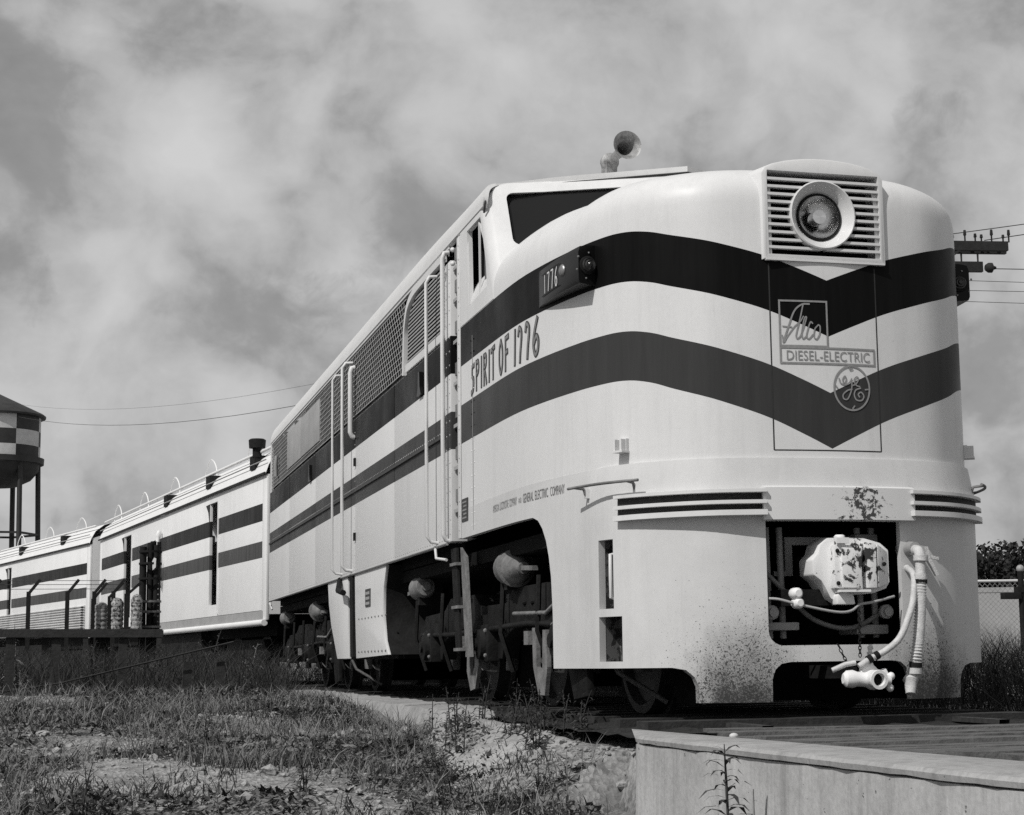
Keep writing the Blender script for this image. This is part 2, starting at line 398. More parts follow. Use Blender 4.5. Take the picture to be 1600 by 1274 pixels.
def ribbon(mb, pts, w, org, off=.004, mi=0, n=None, closed=False):
    """flat brush stroke laid on the nose skin; pts are (t, z) offsets from org"""
    P = catmull([(a, b_, 0) for a, b_ in pts], n or max(2, 5*(len(pts)-1)), closed) if len(pts) > 2 else [Vector((a, b_, 0)) for a, b_ in pts]
    rows = []
    m = len(P)
    for i, p in enumerate(P):
        a = P[(i-1) % m] if closed else P[max(i-1, 0)]; c = P[(i+1) % m] if closed else P[min(i+1, m-1)]
        d = (c-a); d = d.normalized() if d.length > 1e-6 else Vector((1, 0, 0)); q = Vector((-d.y, d.x, 0))*w/2
        e0 = p
        if not closed and i == 0: e0 = p-d*w*.3
        if not closed and i == m-1: e0 = p+d*w*.3
        rows.append([on(org[0]+(e0+q).x, org[1]+(e0+q).y, off), on(org[0]+(e0-q).x, org[1]+(e0-q).y, off)])
    if closed: rows.append(rows[0])
    mb.grid(rows, mi)
def text_on(mb, txt, t0, t1, z0, z1, off=.004, mi=0):
    v, f = text_mesh(txt); mb.add([on(t0+(t1-t0)*a, z0+(z1-z0)*b_, off) for a, b_ in v], f, mi)

# ================================================================== LOCOMOTIVE
loco = tag(empty('locomotive'), 'streamlined diesel locomotive, white with dark V bands dipping on its nose', 'locomotive')
SM = lambda x: max(0., min(1., x))**2*(3-2*max(0., min(1., x)))
NN = 2.55
# ---- upper nose
ts = list(np.linspace(t_of_y(4.05), -1.9, 18)[:-1])+list(np.linspace(-1.9, 1.9, 75))+list(np.linspace(1.9, t_of_y(4.05, 1), 18)[1:])
def crown(y): return float(np.interp(y, [.05, .65, 1, 1.5, 2, 2.6, 4.2], [3.56, 3.59, 3.64, 3.722, 3.798, 3.84, 3.86]))
rows = [[on(t_, z, 0) for t_ in ts] for z in (1.6, 1.9, 2.2, 2.5, 2.8, 2.9, 3.0, 3.15)]
for k in range(1, 23):
    th = math.pi/2*k/22; row = []
    for t_ in ts:
        x, y, _, _ = pc(t_); nn_ = 2.5+1.5*SM((1.5-y)/1.0); r = max(math.cos(th), 0)**(2/nn_); sn = math.sin(th)**(2/nn_)
        cy = max(y, .95+.3*SM((y-.2)/1.05)); py = cy+(y-cy)*r
        row.append((x*r, py, 3.15+(crown(py)-3.15)*sn))
    rows.append(row)
mb = MB().grid(rows)
def _in(f):
    c = sum((Vector(mb.v[i]) for i in f), Vector())/len(f); return abs(c.x) < .375 and 2.89 < c.z < 3.56 and c.y < .75
mb.f = [f for f in mb.f if not _in(f)]; mb.mi = [0]*len(mb.f)
nose = mb.build('nose', 'body_paint', loco, 50)
# ---- cab above the nose: raked V windshield wall with rounded corners
ROOF = [(1.535, 3.955), (1.52, 4.06), (1.465, 4.19), (1.36, 4.30), (1.2, 4.40), (.9, 4.50), (.5, 4.57), (0, 4.6)]
VIS = [(1.535, 3.16, 3.955), (1.528, 3.20, 4.04), (1.49, 3.29, 4.13), (1.41, 3.36, 4.185), (1.28, 3.38, 4.205), (.9, 3.16, 4.22), (.5, 2.95, 4.225), (0, 2.68, 4.23)]
def cabrow(z, ins):
    yf = 2.36+.52*(z-3.65); w = 1.528-ins
    if z > 3.955: w = float(np.interp(z, [3.955, 4.04, 4.13, 4.185, 4.22], [1.528, 1.515, 1.47, 1.39, 1.25]))-ins
    half = [(0, yf+ins), (.35*w/1.5, yf+.17+ins), (.7*w/1.5, yf+.335+ins), (1.05*w/1.5, yf+.505+ins)]
    cx, cyy, R = w-.13, yf+.66+.10, .13
    for k in range(7):
        a = rad(-64)+rad(64)*k/6; half.append((cx+R*math.cos(a), cyy+R*math.sin(a)+ins*.6))
    half += [(w, yf+1.15), (w, 4.05)]
    full = [(-x, y, z) for x, y in half[:0:-1]]+[(x, y, z) for x, y in half]
    return full
zs = [3.146, 3.3, 3.5, 3.7, 3.9, 3.955, 4.04, 4.1, 4.15, 4.19]
mb = MB().shell([cabrow(z, 0) for z in zs], [cabrow(z, .045) for z in zs])
def rr(x0, x1, z0, z1, r, n=4):
    P = []
    for cx, cz, a0 in ((x1-r, z1-r, 0), (x0+r, z1-r, 90), (x0+r, z0+r, 180), (x1-r, z0+r, 270)):
        for k in range(n+1):
            a = rad(a0+90*k/n); P.append((cx+r*math.cos(a), cz+r*math.sin(a)))
    return P
cuts = [MB().prism(rr(sg*.72-.62, sg*.72+.62, 3.60, 4.085, .06), lambda u, v, s_: (u, 1.4+s_*2.0, v)) for sg in (-1, 1)]
WIN = [(3.06, 3.29), (3.74, 3.26), (3.78, 3.90), (3.28, 3.90), (3.20, 3.74), (3.10, 3.5)]
cuts.append(MB().prism(WIN, lambda u, v, s_: (-2+4*s_, u, v)))
cab = cut(mb, cuts, 'cab', 'white_paint', loco, 35)
for sg in (-1, 1):
    mb = MB(); w0, w1 = sg*.07, sg*1.37
    q = [(x, 2.36+.52*(z-3.65)+abs(x)/1.35*.65+.03, z) for x, z in ((w0, 3.55), (w1, 3.55), (w1, 4.12), (w0, 4.12))]
    mb.add(q+[(a, b_+.012, c) for a, b_, c in q], [(0, 1, 2, 3), (7, 6, 5, 4), (0, 4, 5, 1), (1, 5, 6, 2), (2, 6, 7, 3), (3, 7, 4, 0)])
    mb.build('windshield_pane', 'dark_glass', loco)
    if sg < 0: 
        f = MB(); 
        f.bar((sg*1.508, 3.40, 3.90), (sg*1.508, 3.38, 3.27), .016, .016).bar((sg*1.508, 3.40, 3.89), (sg*1.508, 3.14, 3.62), .014, .014)
        f.bar((sg*1.508, 3.72, 3.27), (sg*1.508, 3.75, 3.8), .03, .05)
        sw = f.build('side_window_sash', 'white_paint', loco)
    if sg > 0: MB().box(sg*1.475-.004, sg*1.475+.004, 3.37, 3.80, 3.25, 3.91).build('side_window_pane', 'dark_glass', loco)
    MB().prism([(3.08, 3.27), (3.36, 3.27), (3.36, 3.91), (3.30, 3.91), (3.16, 3.62)], lambda u, v, s_: (sg*(1.470+.006*s_), u, v)).build('vent_pane', 'dark_glass', loco)
mb = MB(); mb.box(-1.4, 1.4, 3.75, 4.2, 2.9, 4.15); mb.build('cab_interior', 'interior_dark', loco)
# ---- roof
nv = 32; rowsR = []
def sect(pts, n):
    # resample a half profile evenly
    P = [Vector(p) if len(p) == 3 else Vector((p[0], 0, p[1])) for p in pts]; C = catmull(P, n); return C
VIS = [(a, b_-.062*min(1, max(0, (c-3.955)/.1)), c) for a, b_, c in VIS]
hv, hr = sect(VIS, nv), sect(ROOF, nv)
ysr = [0, .12, .3, .6, 1, 1.5, 2.2, 3, 4.5, 6.5, 9, 12, 15.68]
for dy in ysr:
    k = SM(dy/3.0); row = []
    for a, c in zip(hv, hr):
        yb = a.y+(3.25-a.y)*SM(dy/4.5)
        row.append((a.x+(c.x-a.x)*k, yb+dy, a.z+(c.z-a.z)*k))
    rowsR.append([(-x, y, z) for x, y, z in row]+[(x, y, z) for x, y, z in row[-2::-1]])
ins = [[(x*.975, y, z-.045*(1 if abs(x) < 1.4 else .3)) for x, y, z in r] for i, r in enumerate(rowsR)]
MB().shell(rowsR, ins).build('roof', 'white_paint', loco, 40)
edge = [(x*.993, y-.002, z-.054) for x, y, z in rowsR[0]]
MB().tube(edge, .009, 6).build('drip_strip', 'groove_dark', loco, 60)
# ---- lower nose: apron with wheel arches, coupler opening and step pockets
def aoff(t_): 
    y = pc(t_)[1]; return .05*(1-SM((y-.6)/.6))
ta = list(np.linspace(t_of_y(4.05), -1.9, 14)[:-1])+list(np.linspace(-1.9, 1.9, 61))+list(np.linspace(1.9, t_of_y(4.05, 1), 14)[1:])
za = (.114, .35, .6, .9, 1.2, 1.45, 1.618)
def arow(z, th):
    g = .0 if z < 1.61 else .03
    return [on(t_, z, (aoff(t_)-g if aoff(t_) > g else 0)-th+.0015) for t_ in ta]
mb = MB().shell([arow(z, 0) for z in za], [arow(z, .05) for z in za])
arch = [(1.515, -1), (1.515, .35), (1.518, .7), (1.54, .95), (1.575, 1.09), (1.62, 1.2), (1.685, 1.29), (1.76, 1.35), (1.86, 1.378), (6, 1.386), (6, -1)]
skl = [(-3, -.5), (-3, .33), (-1.02, .33), (-.95, .315), (-.905, .27), (-.885, .21), (-.88, -.5)]
cen = [(-.465, -.5), (-.46, .25), (-.44, .31), (-.40, .345), (-.34, .355), (.34, .355), (.40, .345), (.44, .31), (.46, .25), (.465, -.5)]
opn = [(-.475, 1.6)]+[(-.475+.09-.09*math.cos(rad(a)), .455+.09-.09*math.sin(rad(a))) for a in range(0, 91, 18)]+[(.43-.09+.09*math.sin(rad(a)), .455+.09-.09*math.cos(rad(a))) for a in range(0, 91, 18)]+[(.43, 1.6)]
opn = [(x, min(z, 1.28)) for x, z in opn]
fy = lambda u, v, s_: (u, -.6+s_*2.4, v)
cuts = [MB().prism(arch, lambda u, v, s_: (-3+6*s_, u, v)), MB().prism(skl, fy), MB().prism([(-u, v) for u, v in skl], fy), MB().prism(cen, fy), MB().prism(opn, lambda u, v, s_: (u, -.5+s_*1.3, v))]
POCK = []
for sg in (-1, 1):
    for (a, b_, z0, z1) in ((.80, .645, .705, 1.145), (.806, .583, .372, .655)):
        A, B = Vector(on(t_of_y(a, sg), 0, aoff(t_of_y(a, sg)))), Vector(on(t_of_y(b_, sg), 0, aoff(t_of_y(b_, sg)))); d = (B-A).normalized(); nrm = Vector((d.y, -d.x, 0))
        if nrm.x*sg < 0: nrm = -nrm
        POCK.append((A, B, d, nrm, z0, z1, sg))
        cuts.append(MB().obox((A+B)/2+Vector((0, 0, (z0+z1)/2)), (d, nrm, (0, 0, 1)), ((B-A).length/2, .14, (z1-z0)/2)))
apron = cut(mb, cuts, 'apron', 'apron_paint', loco, 30)
for A, B, d, nrm, z0, z1, sg in POCK:  # pocket liners
    mb = MB(); D = nrm*-.16; a0, b0 = A-d*.002, B+d*.002; z0 -= .002; z1 += .002
    F = [a0-nrm*.02, b0-nrm*.02, b0+D, a0+D]
    q = [Vector((p.x, p.y, z)) for z in (z0, z1) for p in F]
    mb.add(q, [(0, 1, 2, 3), (4, 7, 6, 5), (1, 5, 6, 2), (2, 6, 7, 3), (0, 3, 7, 4)])
    pk = mb.build('step_pocket', 'pocket_grime', loco)
    if z1 > 1:
        c = (A+B)/2-nrm*.035+d*.0
        h = MB().tube([c+Vector((0, 0, .76))-nrm*.08, c+Vector((0, 0, .78)), c+Vector((0, 0, .9)), c+Vector((0, 0, 1.05)), c+Vector((0, 0, 1.07))-nrm*.1], .014, 8).build('grab_handle', 'white_paint', pk, 60)
        c2 = (A+B)/2-nrm*.14+d*.03
        for zz in (.82, .93): MB().lathe(c2+Vector((0, 0, zz)), nrm, [(0, .028), (.03, .028)], 12).build('valve_knob', 'black_paint', pk, 40)
# shelter behind the opening
mb = MB()
mb.add([(-.8, .85, .1), (.8, .85, .1), (.8, .85, 1.5), (-.8, .85, 1.5)], [(0, 1, 2, 3)]); mb.box(-.8, .8, .3, .85, 1.3, 1.5); mb.box(-.8, -.75, .3, .85, .1, 1.3); mb.box(.75, .8, .3, .85, .1, 1.3)
mb.build('draft_gear_pocket', 'interior_dark', loco)
mb = MB(); mb.box(-.17, .2, .47, .5, 1.10, 1.15).box(-.17, -.12, .47, .5, .93, 1.10).box(-.25, -.12, .47, .5, .90, .93)
mb.build('pocket_bracket', 'tower_white', loco)
MB().box(-.44, -.2, .2, .5, .55, .60).build('draft_plate', 'screen_grey', loco, bevel=.008); MB().box(.2, .42, .22, .5, .52, .58).build('draft_plate', 'screen_grey', loco, bevel=.008)
for x_ in (-.36, -.27, .27, .37): MB().tube([(x_, .3, .5), (x_, .32, 1.2)], .022, 8).build('pocket_pipe', 'screen_grey', loco, 60)
MB().box(.24, .4, .28, .6, .86, 1.16).build('pocket_box', 'screen_grey', loco, bevel=.015); MB().box(-.43, -.3, .3, .6, .62, .74).build('pocket_box', 'truck_grey', loco, bevel=.015)
for x_ in (-.4, .38): MB().lathe((x_, .18, .66), (0, -1, 0), [(0, .045), (.03, .045), (.035, .03), (.06, .03)], 12).build('pocket_valve', 'screen_grey', loco, 40)
MB().tube(catmull([(-.44, .25, .95), (-.3, .2, .8), (-.1, .22, .62), (.15, .2, .56), (.42, .22, .68)], 24), .016, 8).build('pocket_hose', 'truck_grey', loco, 60)
# ---- anticlimber bands
tl, tr = t_of_x(.47), t_of_x(1.20)
pf = lambda a: 1.05-.6*max(0, (abs(a)-.5)/1.0)
for sg in (-1, 1):
    for (z0, z1, pr_) in ((1.394, 1.414, .088), (1.324, 1.346, .09), (1.252, 1.285, .098)):
        tt = np.linspace(tl, tr+.03, 26)*sg
        o = [[on(a, z, aoff(a)+p) for z, p in ((z0, -.01), (z0, pr_*pf(a)), (z1, pr_*pf(a)), (z1, -.01))] for a in tt]
        g = MB().grid(o, 0, True); g.f += [tuple(range(4)), tuple(len(g.v)-4+k for k in range(4))]; g.mi += [0, 0]
        g.build('anticlimber_rib', 'white_paint', loco, 40)
    tt = np.linspace(tl, tr+.02, 26)*sg
    o = [[on(a, z, aoff(a)+p) for z, p in ((1.27, -.01), (1.27, .012), (1.40, .012), (1.40, -.01))] for a in tt]
    g = MB().grid(o, 0, True); g.f += [tuple(range(4)), tuple(len(g.v)-4+k for k in range(4))]; g.mi += [0, 0]
    g.build('anticlimber_shade_strip', 'groove_dark', loco)  # dark strip puts the deep shadow between the ribs into the colour
tt = np.linspace(t_of_x(-.485), t_of_x(.50), 15)
o = [[on(a, z, aoff(a)+p) for z, p in ((1.222, -.05), (1.225, .062), (1.425, .06), (1.437, .03), (1.437, -.01))] for a in tt]
g = MB().grid(o, 0, True); g.f += [tuple(range(5)), tuple(len(g.v)-5+k for k in range(5))]; g.mi += [0, 0]
g.build('anticlimber_block', 'block_paint', loco, 30)
# ---- nose door outline (shallow seams) 
for x0, z0, x1, z1 in ((-.385, 1.668, -.385, 2.86), (.345, 1.668, .345, 2.86), (-.385, 1.668, .345, 1.668)):
    if x0 == x1: a = [[on(t_of_x(x0)+d_, z, o_) for d_, o_ in ((-.0045, .001), (.0045, .001))] for z in np.linspace(z0, z1, 6)]
    else: a = [[on(t_of_x(x), z0+d_, .001) for d_ in (-.004, .004)] for x in np.linspace(x0, x1, 20)]
    MB().grid(a).build('door_seam', 'groove_dark', loco)
for sg in (-1, 1):
    MB().grid([[on(t_of_y(y, sg), z, .0025) for y in (3.605, 3.618)] for z in (1.42, 2.0, 2.6, 3.0)]).build('plate_seam', 'screen_grey', loco)
    g = MB()
    for z in np.arange(1.46, 3.0, .1):
        for y in (3.56, 3.66):
            x_, y_, nx, ny = pc(t_of_y(y, sg), .0); g.ball((x_, y_, z), .007, 6, 4)
    tag(g.build('seam_rivets', 'body_paint', loco), kind='stuff')
# ---- headlight housing
HZ = 3.19
def housing(k):  # outline in x,z scaled
    P = []
    for x in np.linspace(-.40, .40, 13): P.append((x*k, 3.565-.055*(x/.4)**2-.02*(abs(x)/.4)**8+(k-1)*.3))
    return [(-.425*k, 2.885), (-.425*k, 3.45)]+P+[(.425*k, 3.45), (.425*k, 2.885)]
H = housing(1)
inn = [(-.388, 2.92), (-.388, 3.40)]+[(x, 3.468) for x in np.linspace(-.386, .386, 13)]+[(.388, 3.40), (.388, 2.92)]
hf = .05
mb = MB(); n = len(H)
ring = [[(x, y, z) for x, z in Pq] for Pq, y in (([(x*1.75, HZ+(z-HZ)*.93) for x, z in H], .95), ([(x*1.12, HZ+(z-HZ)*1.0) for x, z in H], .22), ([(x*1.012, z) for x, z in H], hf+.035), ([(x*.99, HZ+(z-HZ)*.99) for x, z in H], hf+.006), ([(x*.95, HZ+(z-HZ)*.965) for x, z in H], hf), (inn, hf), (inn, hf+.195))]
mb.grid(ring, 0, True); hous = mb.build('headlight_housing', 'white_paint', loco, 40)
MB().box(-.385, .385, hf+.19, hf+.2, 2.92, 3.47).build('housing_back', 'interior_dark', hous)
for k in range(10):
    z = 2.92+(3.468-2.92)*(k+1)/11
    for sg in (-1, 1):
        xi = math.sqrt(max(0, .222**2-(z-HZ)**2)) if abs(z-HZ) < .222 else 0.0
        xi = max(xi-.015, .0)
        a, b_ = sorted((sg*xi, sg*.392))
        sl = MB().hexa([(a, hf+.002, z-.011), (b_, hf+.002, z-.011), (b_, hf+.07, z-.004), (a, hf+.07, z-.004), (a, hf+.002, z+.006), (b_, hf+.002, z+.006), (b_, hf+.07, z+.013), (a, hf+.07, z+.013)])
        sl.build('grille_slat', 'white_paint', hous)
bz = MB().lathe((-.012, hf, HZ), (0, 1, 0), [(.05, .222), (-.012, .226), (-.016, .218), (.0, .2), (.05, .168), (.062, .155), (.09, .155)], 48, caps=False).build('headlight_bezel', 'white_paint', hous, 50)
lm = MB().lathe((-.012, hf+.065, HZ), (0, 1, 0), [(0, .156), (.03, .14), (.075, .10), (.1, .05), (.108, .0)], 40, caps=False).build('reflector', 'chrome', hous, 60)
MB().lathe((-.012, hf+.05, HZ), (0, 1, 0), [(.09, .045), (.03, .05), (-.005, .046), (-.01, .0)], 24, caps=False).build('headlight_bulb', 'chrome', hous, 40)
MB().lathe((-.012, hf+.055, HZ), (0, 1, 0), [(0, .158), (-.01, .148), (-.006, .14), (.004, .15)], 40, caps=False).build('lens_rim', 'black_paint', hous, 40)
MB().lathe((-.012, hf+.045, HZ), (0, 1, 0), [(0.0, .0), (.0, .06), (.004, .11), (.012, .15), (.015, .15), (.008, .11), (.004, .06), (.004, .0)], 40, caps=False).build('headlight_lens', 'lens_glass', hous, 50)
# sill under the housing
MB().box(-.41, .41, hf-.012, hf+.02, 2.878, 2.890).build('housing_sill', 'white_paint', hous)
# ---- number boards with marker lamp, both cheeks
for sg in (-1, 1):
    yb, yf = 1.68, .84
    nb = 14; rws = []
    for k in range(nb+1):
        u = k/nb; t_ = t_of_y(yb+(yf-yb)*u, sg); pz = .005+.125*u**.8
        z0, z1 = 2.835-.05*u*0, 3.105
        rws.append([on(t_, z0+.0, -.01), on(t_, z0+.01, pz*.92), on(t_, z0+.035, pz), on(t_, z1-.05, pz), on(t_, z1-.012, pz*.9), on(t_, z1, pz*.5), on(t_, z1+.004, -.01)])
    mb = MB().grid(rws); e = len(mb.v)-7
    cp = [Vector(mb.v[e+k]) for k in range(7)]
    mb.f.append(tuple(e+k for k in range(7))); mb.mi.append(0)
    nbx = mb.build('number_board', 'black_paint', loco, 40)
    fc = sum(cp, Vector())/7; A = cp[0].copy(); dirn = Vector((0, -1, 0)) if True else None
    nrm = (cp[3]-cp[0]).cross(cp[1]-cp[0]); nrm = nrm.normalized(); nrm = nrm if nrm.y < 0 else -nrm
    fc = (cp[2]+cp[3]+cp[0]+cp[6])/4
    MB().lathe(fc, nrm, [(-.01, .062), (.012, .062), (.016, .052), (.016, .05)], 28).build('lamp_rim', 'rubber', nbx, 40)
    MB().lathe(fc, nrm, [(.012, .05), (.03, .044), (.028, .036), (.042, .028), (.040, .02), (.05, .012), (.051, 0)], 28).build('marker_lens', 'signal_glass', nbx, 25)
    for q in range(6):
        a = rad(60*q+20); ex = (cp[3]-cp[0]).normalized(); ez = nrm.cross(ex); ex = ez.cross(nrm)
        MB().ball(fc+(ex*math.cos(a)+ez*math.sin(a))*.088, .008, 6, 4).build('bolt', 'steel', nbx)
    # white digits behind the side glass and a small round lamp
    def bt(y): return t_of_y(y, sg)
    def boff(y): u = (yb-y)/(yb-yf); return .005+.125*max(u, 0)**.8+.004
    DG = {'1': [[(.5, 0), (.5, 1)]], '7': [[(0, 1), (1, 1)], [(1, 1), (.7, .55), (.45, 0)]], '6': [[(.85, 1), (.3, .7), (.1, .3), (.4, 0), (.8, .1), (.85, .35), (.5, .5), (.2, .38)]]}
    g = MB()
    for i, ch in enumerate('1776'):
        ya = (1.50-.085*i) if sg < 0 else (1.50-.085*(3-i))
        for st in DG[ch]:
            pts = catmull([(p[0], p[1], 0) for p in st], 10) if len(st) > 2 else [Vector((p[0], p[1], 0)) for p in st]
            rws = []
            for j, p in enumerate(pts):
                d = (pts[min(j+1, len(pts)-1)]-pts[max(j-1, 0)]); d = Vector((d.x*.05, d.y*.13, 0)).normalized(); q = Vector((-d.y, d.x, 0))*.0065
                def mp3(v): 
                    y = ya-(v.x if sg < 0 else .05-v.x) ; return on(bt(y), 2.905+v.y, boff(y))
                b0 = Vector((p.x*.05, p.y*.13, 0)); rws.append([mp3(b0+q), mp3(b0-q)])
            g.grid(rws)
    g.build('number', 'lamp_white', nbx)
    yl = 1.10; c = Vector(on(bt(yl), 2.985, boff(yl)-.006)); nn = pc(bt(yl)); nv_ = Vector((nn[2], nn[3], 0))
    MB().lathe(c, nv_, [(0, .042), (.006, .042), (.016, .03), (.02, 0)], 20).build('number_lamp', 'steel', nbx, 50)
    g = MB()
    for zz in (2.895, 3.045): g.grid([[on(bt(y), zz+d_, boff(y)+.002) for d_ in (-.003, .003)] for y in np.linspace(1.55, 1.15, 8)])
    g.build('number_glass_bead', 'rubber', nbx)
# ---- lettering on the cheek
STR = {'S': [[(.85, .95), (.35, .9), (.3, .6), (.7, .45), (.6, .1), (.05, -.02)]], 'P': [[(.2, 0), (.2, 1)], [(.2, .95), (.75, .95), (.8, .65), (.25, .5)]],
       'I': [[(.45, 0), (.55, 1)]], 'R': [[(.2, 0), (.2, 1)], [(.2, .95), (.75, .95), (.75, .65), (.25, .52)], [(.35, .5), (.6, .3), (.85, 0)]],
       'T': [[(.5, 0), (.55, .95)], [(.05, .93), (.95, 1)]], 'O': [[(.5, 1), (.18, .75), (.15, .3), (.45, 0), (.8, .25), (.85, .7), (.55, 1)]],
       'F': [[(.25, 0), (.3, 1)], [(.3, .97), (.95, 1)], [(.28, .52), (.75, .55)]], '1': [[(.4, 0), (.6, 1)]],
       '7': [[(.2, .8), (.35, .98), (.7, .9), (.75, .7), (.55, .3), (.45, 0)]], '6': [[(.75, 1), (.35, .65), (.15, .3), (.4, 0), (.75, .08), (.85, .35), (.6, .5), (.25, .32)]], ' ': []}
word = 'SPIRIT OF 1776'; ta0, ta1 = t_of_y(3.66), t_of_y(1.66); adv = {'I': .62, '1': .62, ' ': .55}
tot = sum(adv.get(c, 1) for c in word); k = (ta1-ta0)/tot
cx = ta0
for i, c in enumerate(word):
    a = adv.get(c, 1); hgt = .225+.03*i/13; par = loco
    for w, mt_, of in ((.046, 'letter_dark', .003), (.024, 'letter_grey', .005)):
        if c == ' ': continue
        g = MB()
        for st in STR[c]: ribbon(g, [(p[0]*k*.8*(a if a < 1 else 1), p[1]*hgt) for p in st], w, (cx, 2.53), of)
        par = g.build('letter' if par is loco else 'letter_face', mt_, par)
    cx += a*k
for tx, ya, yb_, za_, zb_ in (('AMERICAN', 2.92, 2.72, 1.50, 1.555), ('LOCOMOTIVE', 2.69, 2.44, 1.50, 1.56), ('COMPANY', 2.41, 2.21, 1.50, 1.56), ('AND', 2.17, 2.10, 1.508, 1.545), ('GENERAL', 2.06, 1.84, 1.50, 1.565), ('ELECTRIC', 1.81, 1.57, 1.50, 1.565), ('COMPANY', 1.53, 1.30, 1.50, 1.565)):
    g = MB(); text_on(g, tx, t_of_y(ya), t_of_y(yb_), za_, zb_, .004); tag(g.build('maker_lettering', 'letter_grey', loco), kind='stuff')
# emblem on the nose door
g = MB(); X = t_of_x
def rect(x0, x1, z0, z1, w):
    for a, b_ in (((x0, z0), (x1, z0)), ((x1, z0), (x1, z1)), ((x1, z1), (x0, z1)), ((x0, z1), (x0, z0))):
        n_ = 10; P = [(a[0]+(b_[0]-a[0])*i/n_, a[1]+(b_[1]-a[1])*i/n_) for i in range(n_+1)]
        dx, dz = b_[0]-a[0], b_[1]-a[1]; l = math.hypot(dx, dz); q = (-dz/l*w/2, dx/l*w/2); ee = (dx/l*w/2, dz/l*w/2)
        P[0] = (P[0][0]-ee[0], P[0][1]-ee[1]); P[-1] = (P[-1][0]+ee[0], P[-1][1]+ee[1])
        g.grid([[on(X(p[0]+q[0]), p[1]+q[1], .004), on(X(p[0]-q[0]), p[1]-q[1], .004)] for p in P])
rect(-.325, -.008, 2.332, 2.622, .012); rect(-.325, .318, 2.222, 2.322, .012)
text_on(g, 'DIESEL-ELECTRIC', X(-.285), X(.285), 2.24, 2.303, .004)
def px2(x, y): return (-.325+(x-130)/4.55/236*1.0, 2.622-(y-140)/4.55/246)   # from a 910-wide enlargement of the emblem
for st, w in (([(150, 440), (190, 330), (235, 215), (290, 165), (345, 160)], .011), ([(145, 390), (155, 440), (180, 400), (235, 325), (275, 290), (300, 250)], .008), ([(300, 165), (275, 270), (245, 380), (250, 412), (275, 390), (310, 300), (322, 255), (305, 270), (285, 370), (292, 412), (320, 390)], .009),
            ([(365, 300), (350, 290), (330, 340), (318, 395), (335, 412), (365, 380)], .009), ([(405, 310), (380, 340), (372, 395), (392, 412), (415, 370), (418, 320), (405, 308)], .009), ([(215, 330), (150, 325)], .008)):
    ribbon(g, [(X(px2(*p)[0]), px2(*p)[1]) for p in st], w, (0, 0), .004)
cxz = (640, 758)
circ = [(cxz[0]+133*math.cos(rad(a)), cxz[1]+158*math.sin(rad(a))) for a in range(0, 360, 12)]
ribbon(g, [(X(px2(*p)[0]), px2(*p)[1]) for p in circ], .012, (0, 0), .0045, 0, 90, True)
for st in ([(545, 690), (555, 722), (580, 730), (598, 700), (590, 672), (572, 700), (590, 735), (625, 715), (640, 690)], [(640, 705), (635, 770), (605, 835), (575, 835), (572, 805), (605, 775), (640, 765)],
           [(640, 740), (672, 725), (692, 690), (678, 675), (658, 700), (672, 735), (700, 745)], [(705, 755), (668, 770), (655, 805), (672, 842), (712, 842), (728, 812), (708, 785), (685, 800), (695, 820)],
           [(650, 620), (630, 628), (630, 605), (655, 600)], [(655, 885), (640, 905), (650, 912)], [(520, 745), (535, 765)], [(740, 765), (765, 762)]):
    ribbon(g, [(X(px2(*p)[0]), px2(*p)[1]) for p in st], .009, (0, 0), .0045)
g.build('nose_emblem', 'letter_pale', loco)
# ---- small fittings on the cheeks
for sg in (-1, 1):
    t_ = t_of_y(.585, sg); x, y, nx, ny = pc(t_, .0); nrm = Vector((nx, ny, 0)); d = Vector((-ny, nx, 0)); c = Vector((x, y, 1.738))
    mb = MB(); mb.obox(c+nrm*.012, (d, nrm, (0, 0, 1)), (.04, .012, .045)); mb.obox(c+nrm*.035+d*.028, (d, nrm, (0, 0, 1)), (.008, .03, .04)); mb.obox(c+nrm*.035-d*.028, (d, nrm, (0, 0, 1)), (.008, .03, .04)); mb.obox(c+nrm*.035-Vector((0, 0, .04)), (d, nrm, (0, 0, 1)), (.045, .035, .006))
    mb.build('flag_bracket', 'white_paint', loco)
    mb = MB(); ya, yb = .96, .45
    path = [on(t_of_y(y, sg), 1.497-.012*0, .13) for y in np.linspace(ya+.05, yb-.02, 10)]
    mb.tube(path, .0095, 8)
    for y in (ya-.03, yb+.04):
        mb.tube([on(t_of_y(y, sg), 1.497, .13), on(t_of_y(y, sg), 1.49, .06), on(t_of_y(y, sg), 1.45, .045), ], .010, 8)
    mb.build('nose_grab_rail', 'truck_grey', loco, 60)
    for y in (ya-.03, yb+.04): MB().obox(on(t_of_y(y, sg), 1.46, .03), ((1, 0, 0), (0, 1, 0), (0, 0, 1)), (.016, .016, .03)).build('rail_bracket', 'white_paint', loco)
MB().prism([(-.0, 0), (.03, 0), (.035, .08), (.02, .12), (0, .1)], lambda u, v, s_: (.47+u*.5, .12+s_*.05, 3.27+v*.6)).build('housing_latch', 'screen_grey', loco)
# ---- horn
hm, ht = Vector((-.40, 2.93, 4.46)), Vector((-.405, 3.37, 4.45)); ax = (hm-ht).normalized()
hn = MB().lathe(ht, ax, [(-.04, .03), (.0, .034), (.2, .038), (.32, .05), (.40, .075), (.445, .108), (.462, .118), (.458, .112), (.43, .09), (.38, .06), (.3, .042), (.2, .03), (.15, .0)], 28, caps=False).build('horn', 'horn_metal', loco, 50)
MB().lathe(ht-ax*.02, ax, [(-.07, .05), (-.02, .075), (.03, .075), (.05, .045)], 18).build('horn_diaphragm', 'horn_metal', hn, 40)
MB().bar((-.405, 3.39, 4.45), (-.41, 3.41, 4.20), .10, .09).build('horn_foot', 'horn_metal', hn)
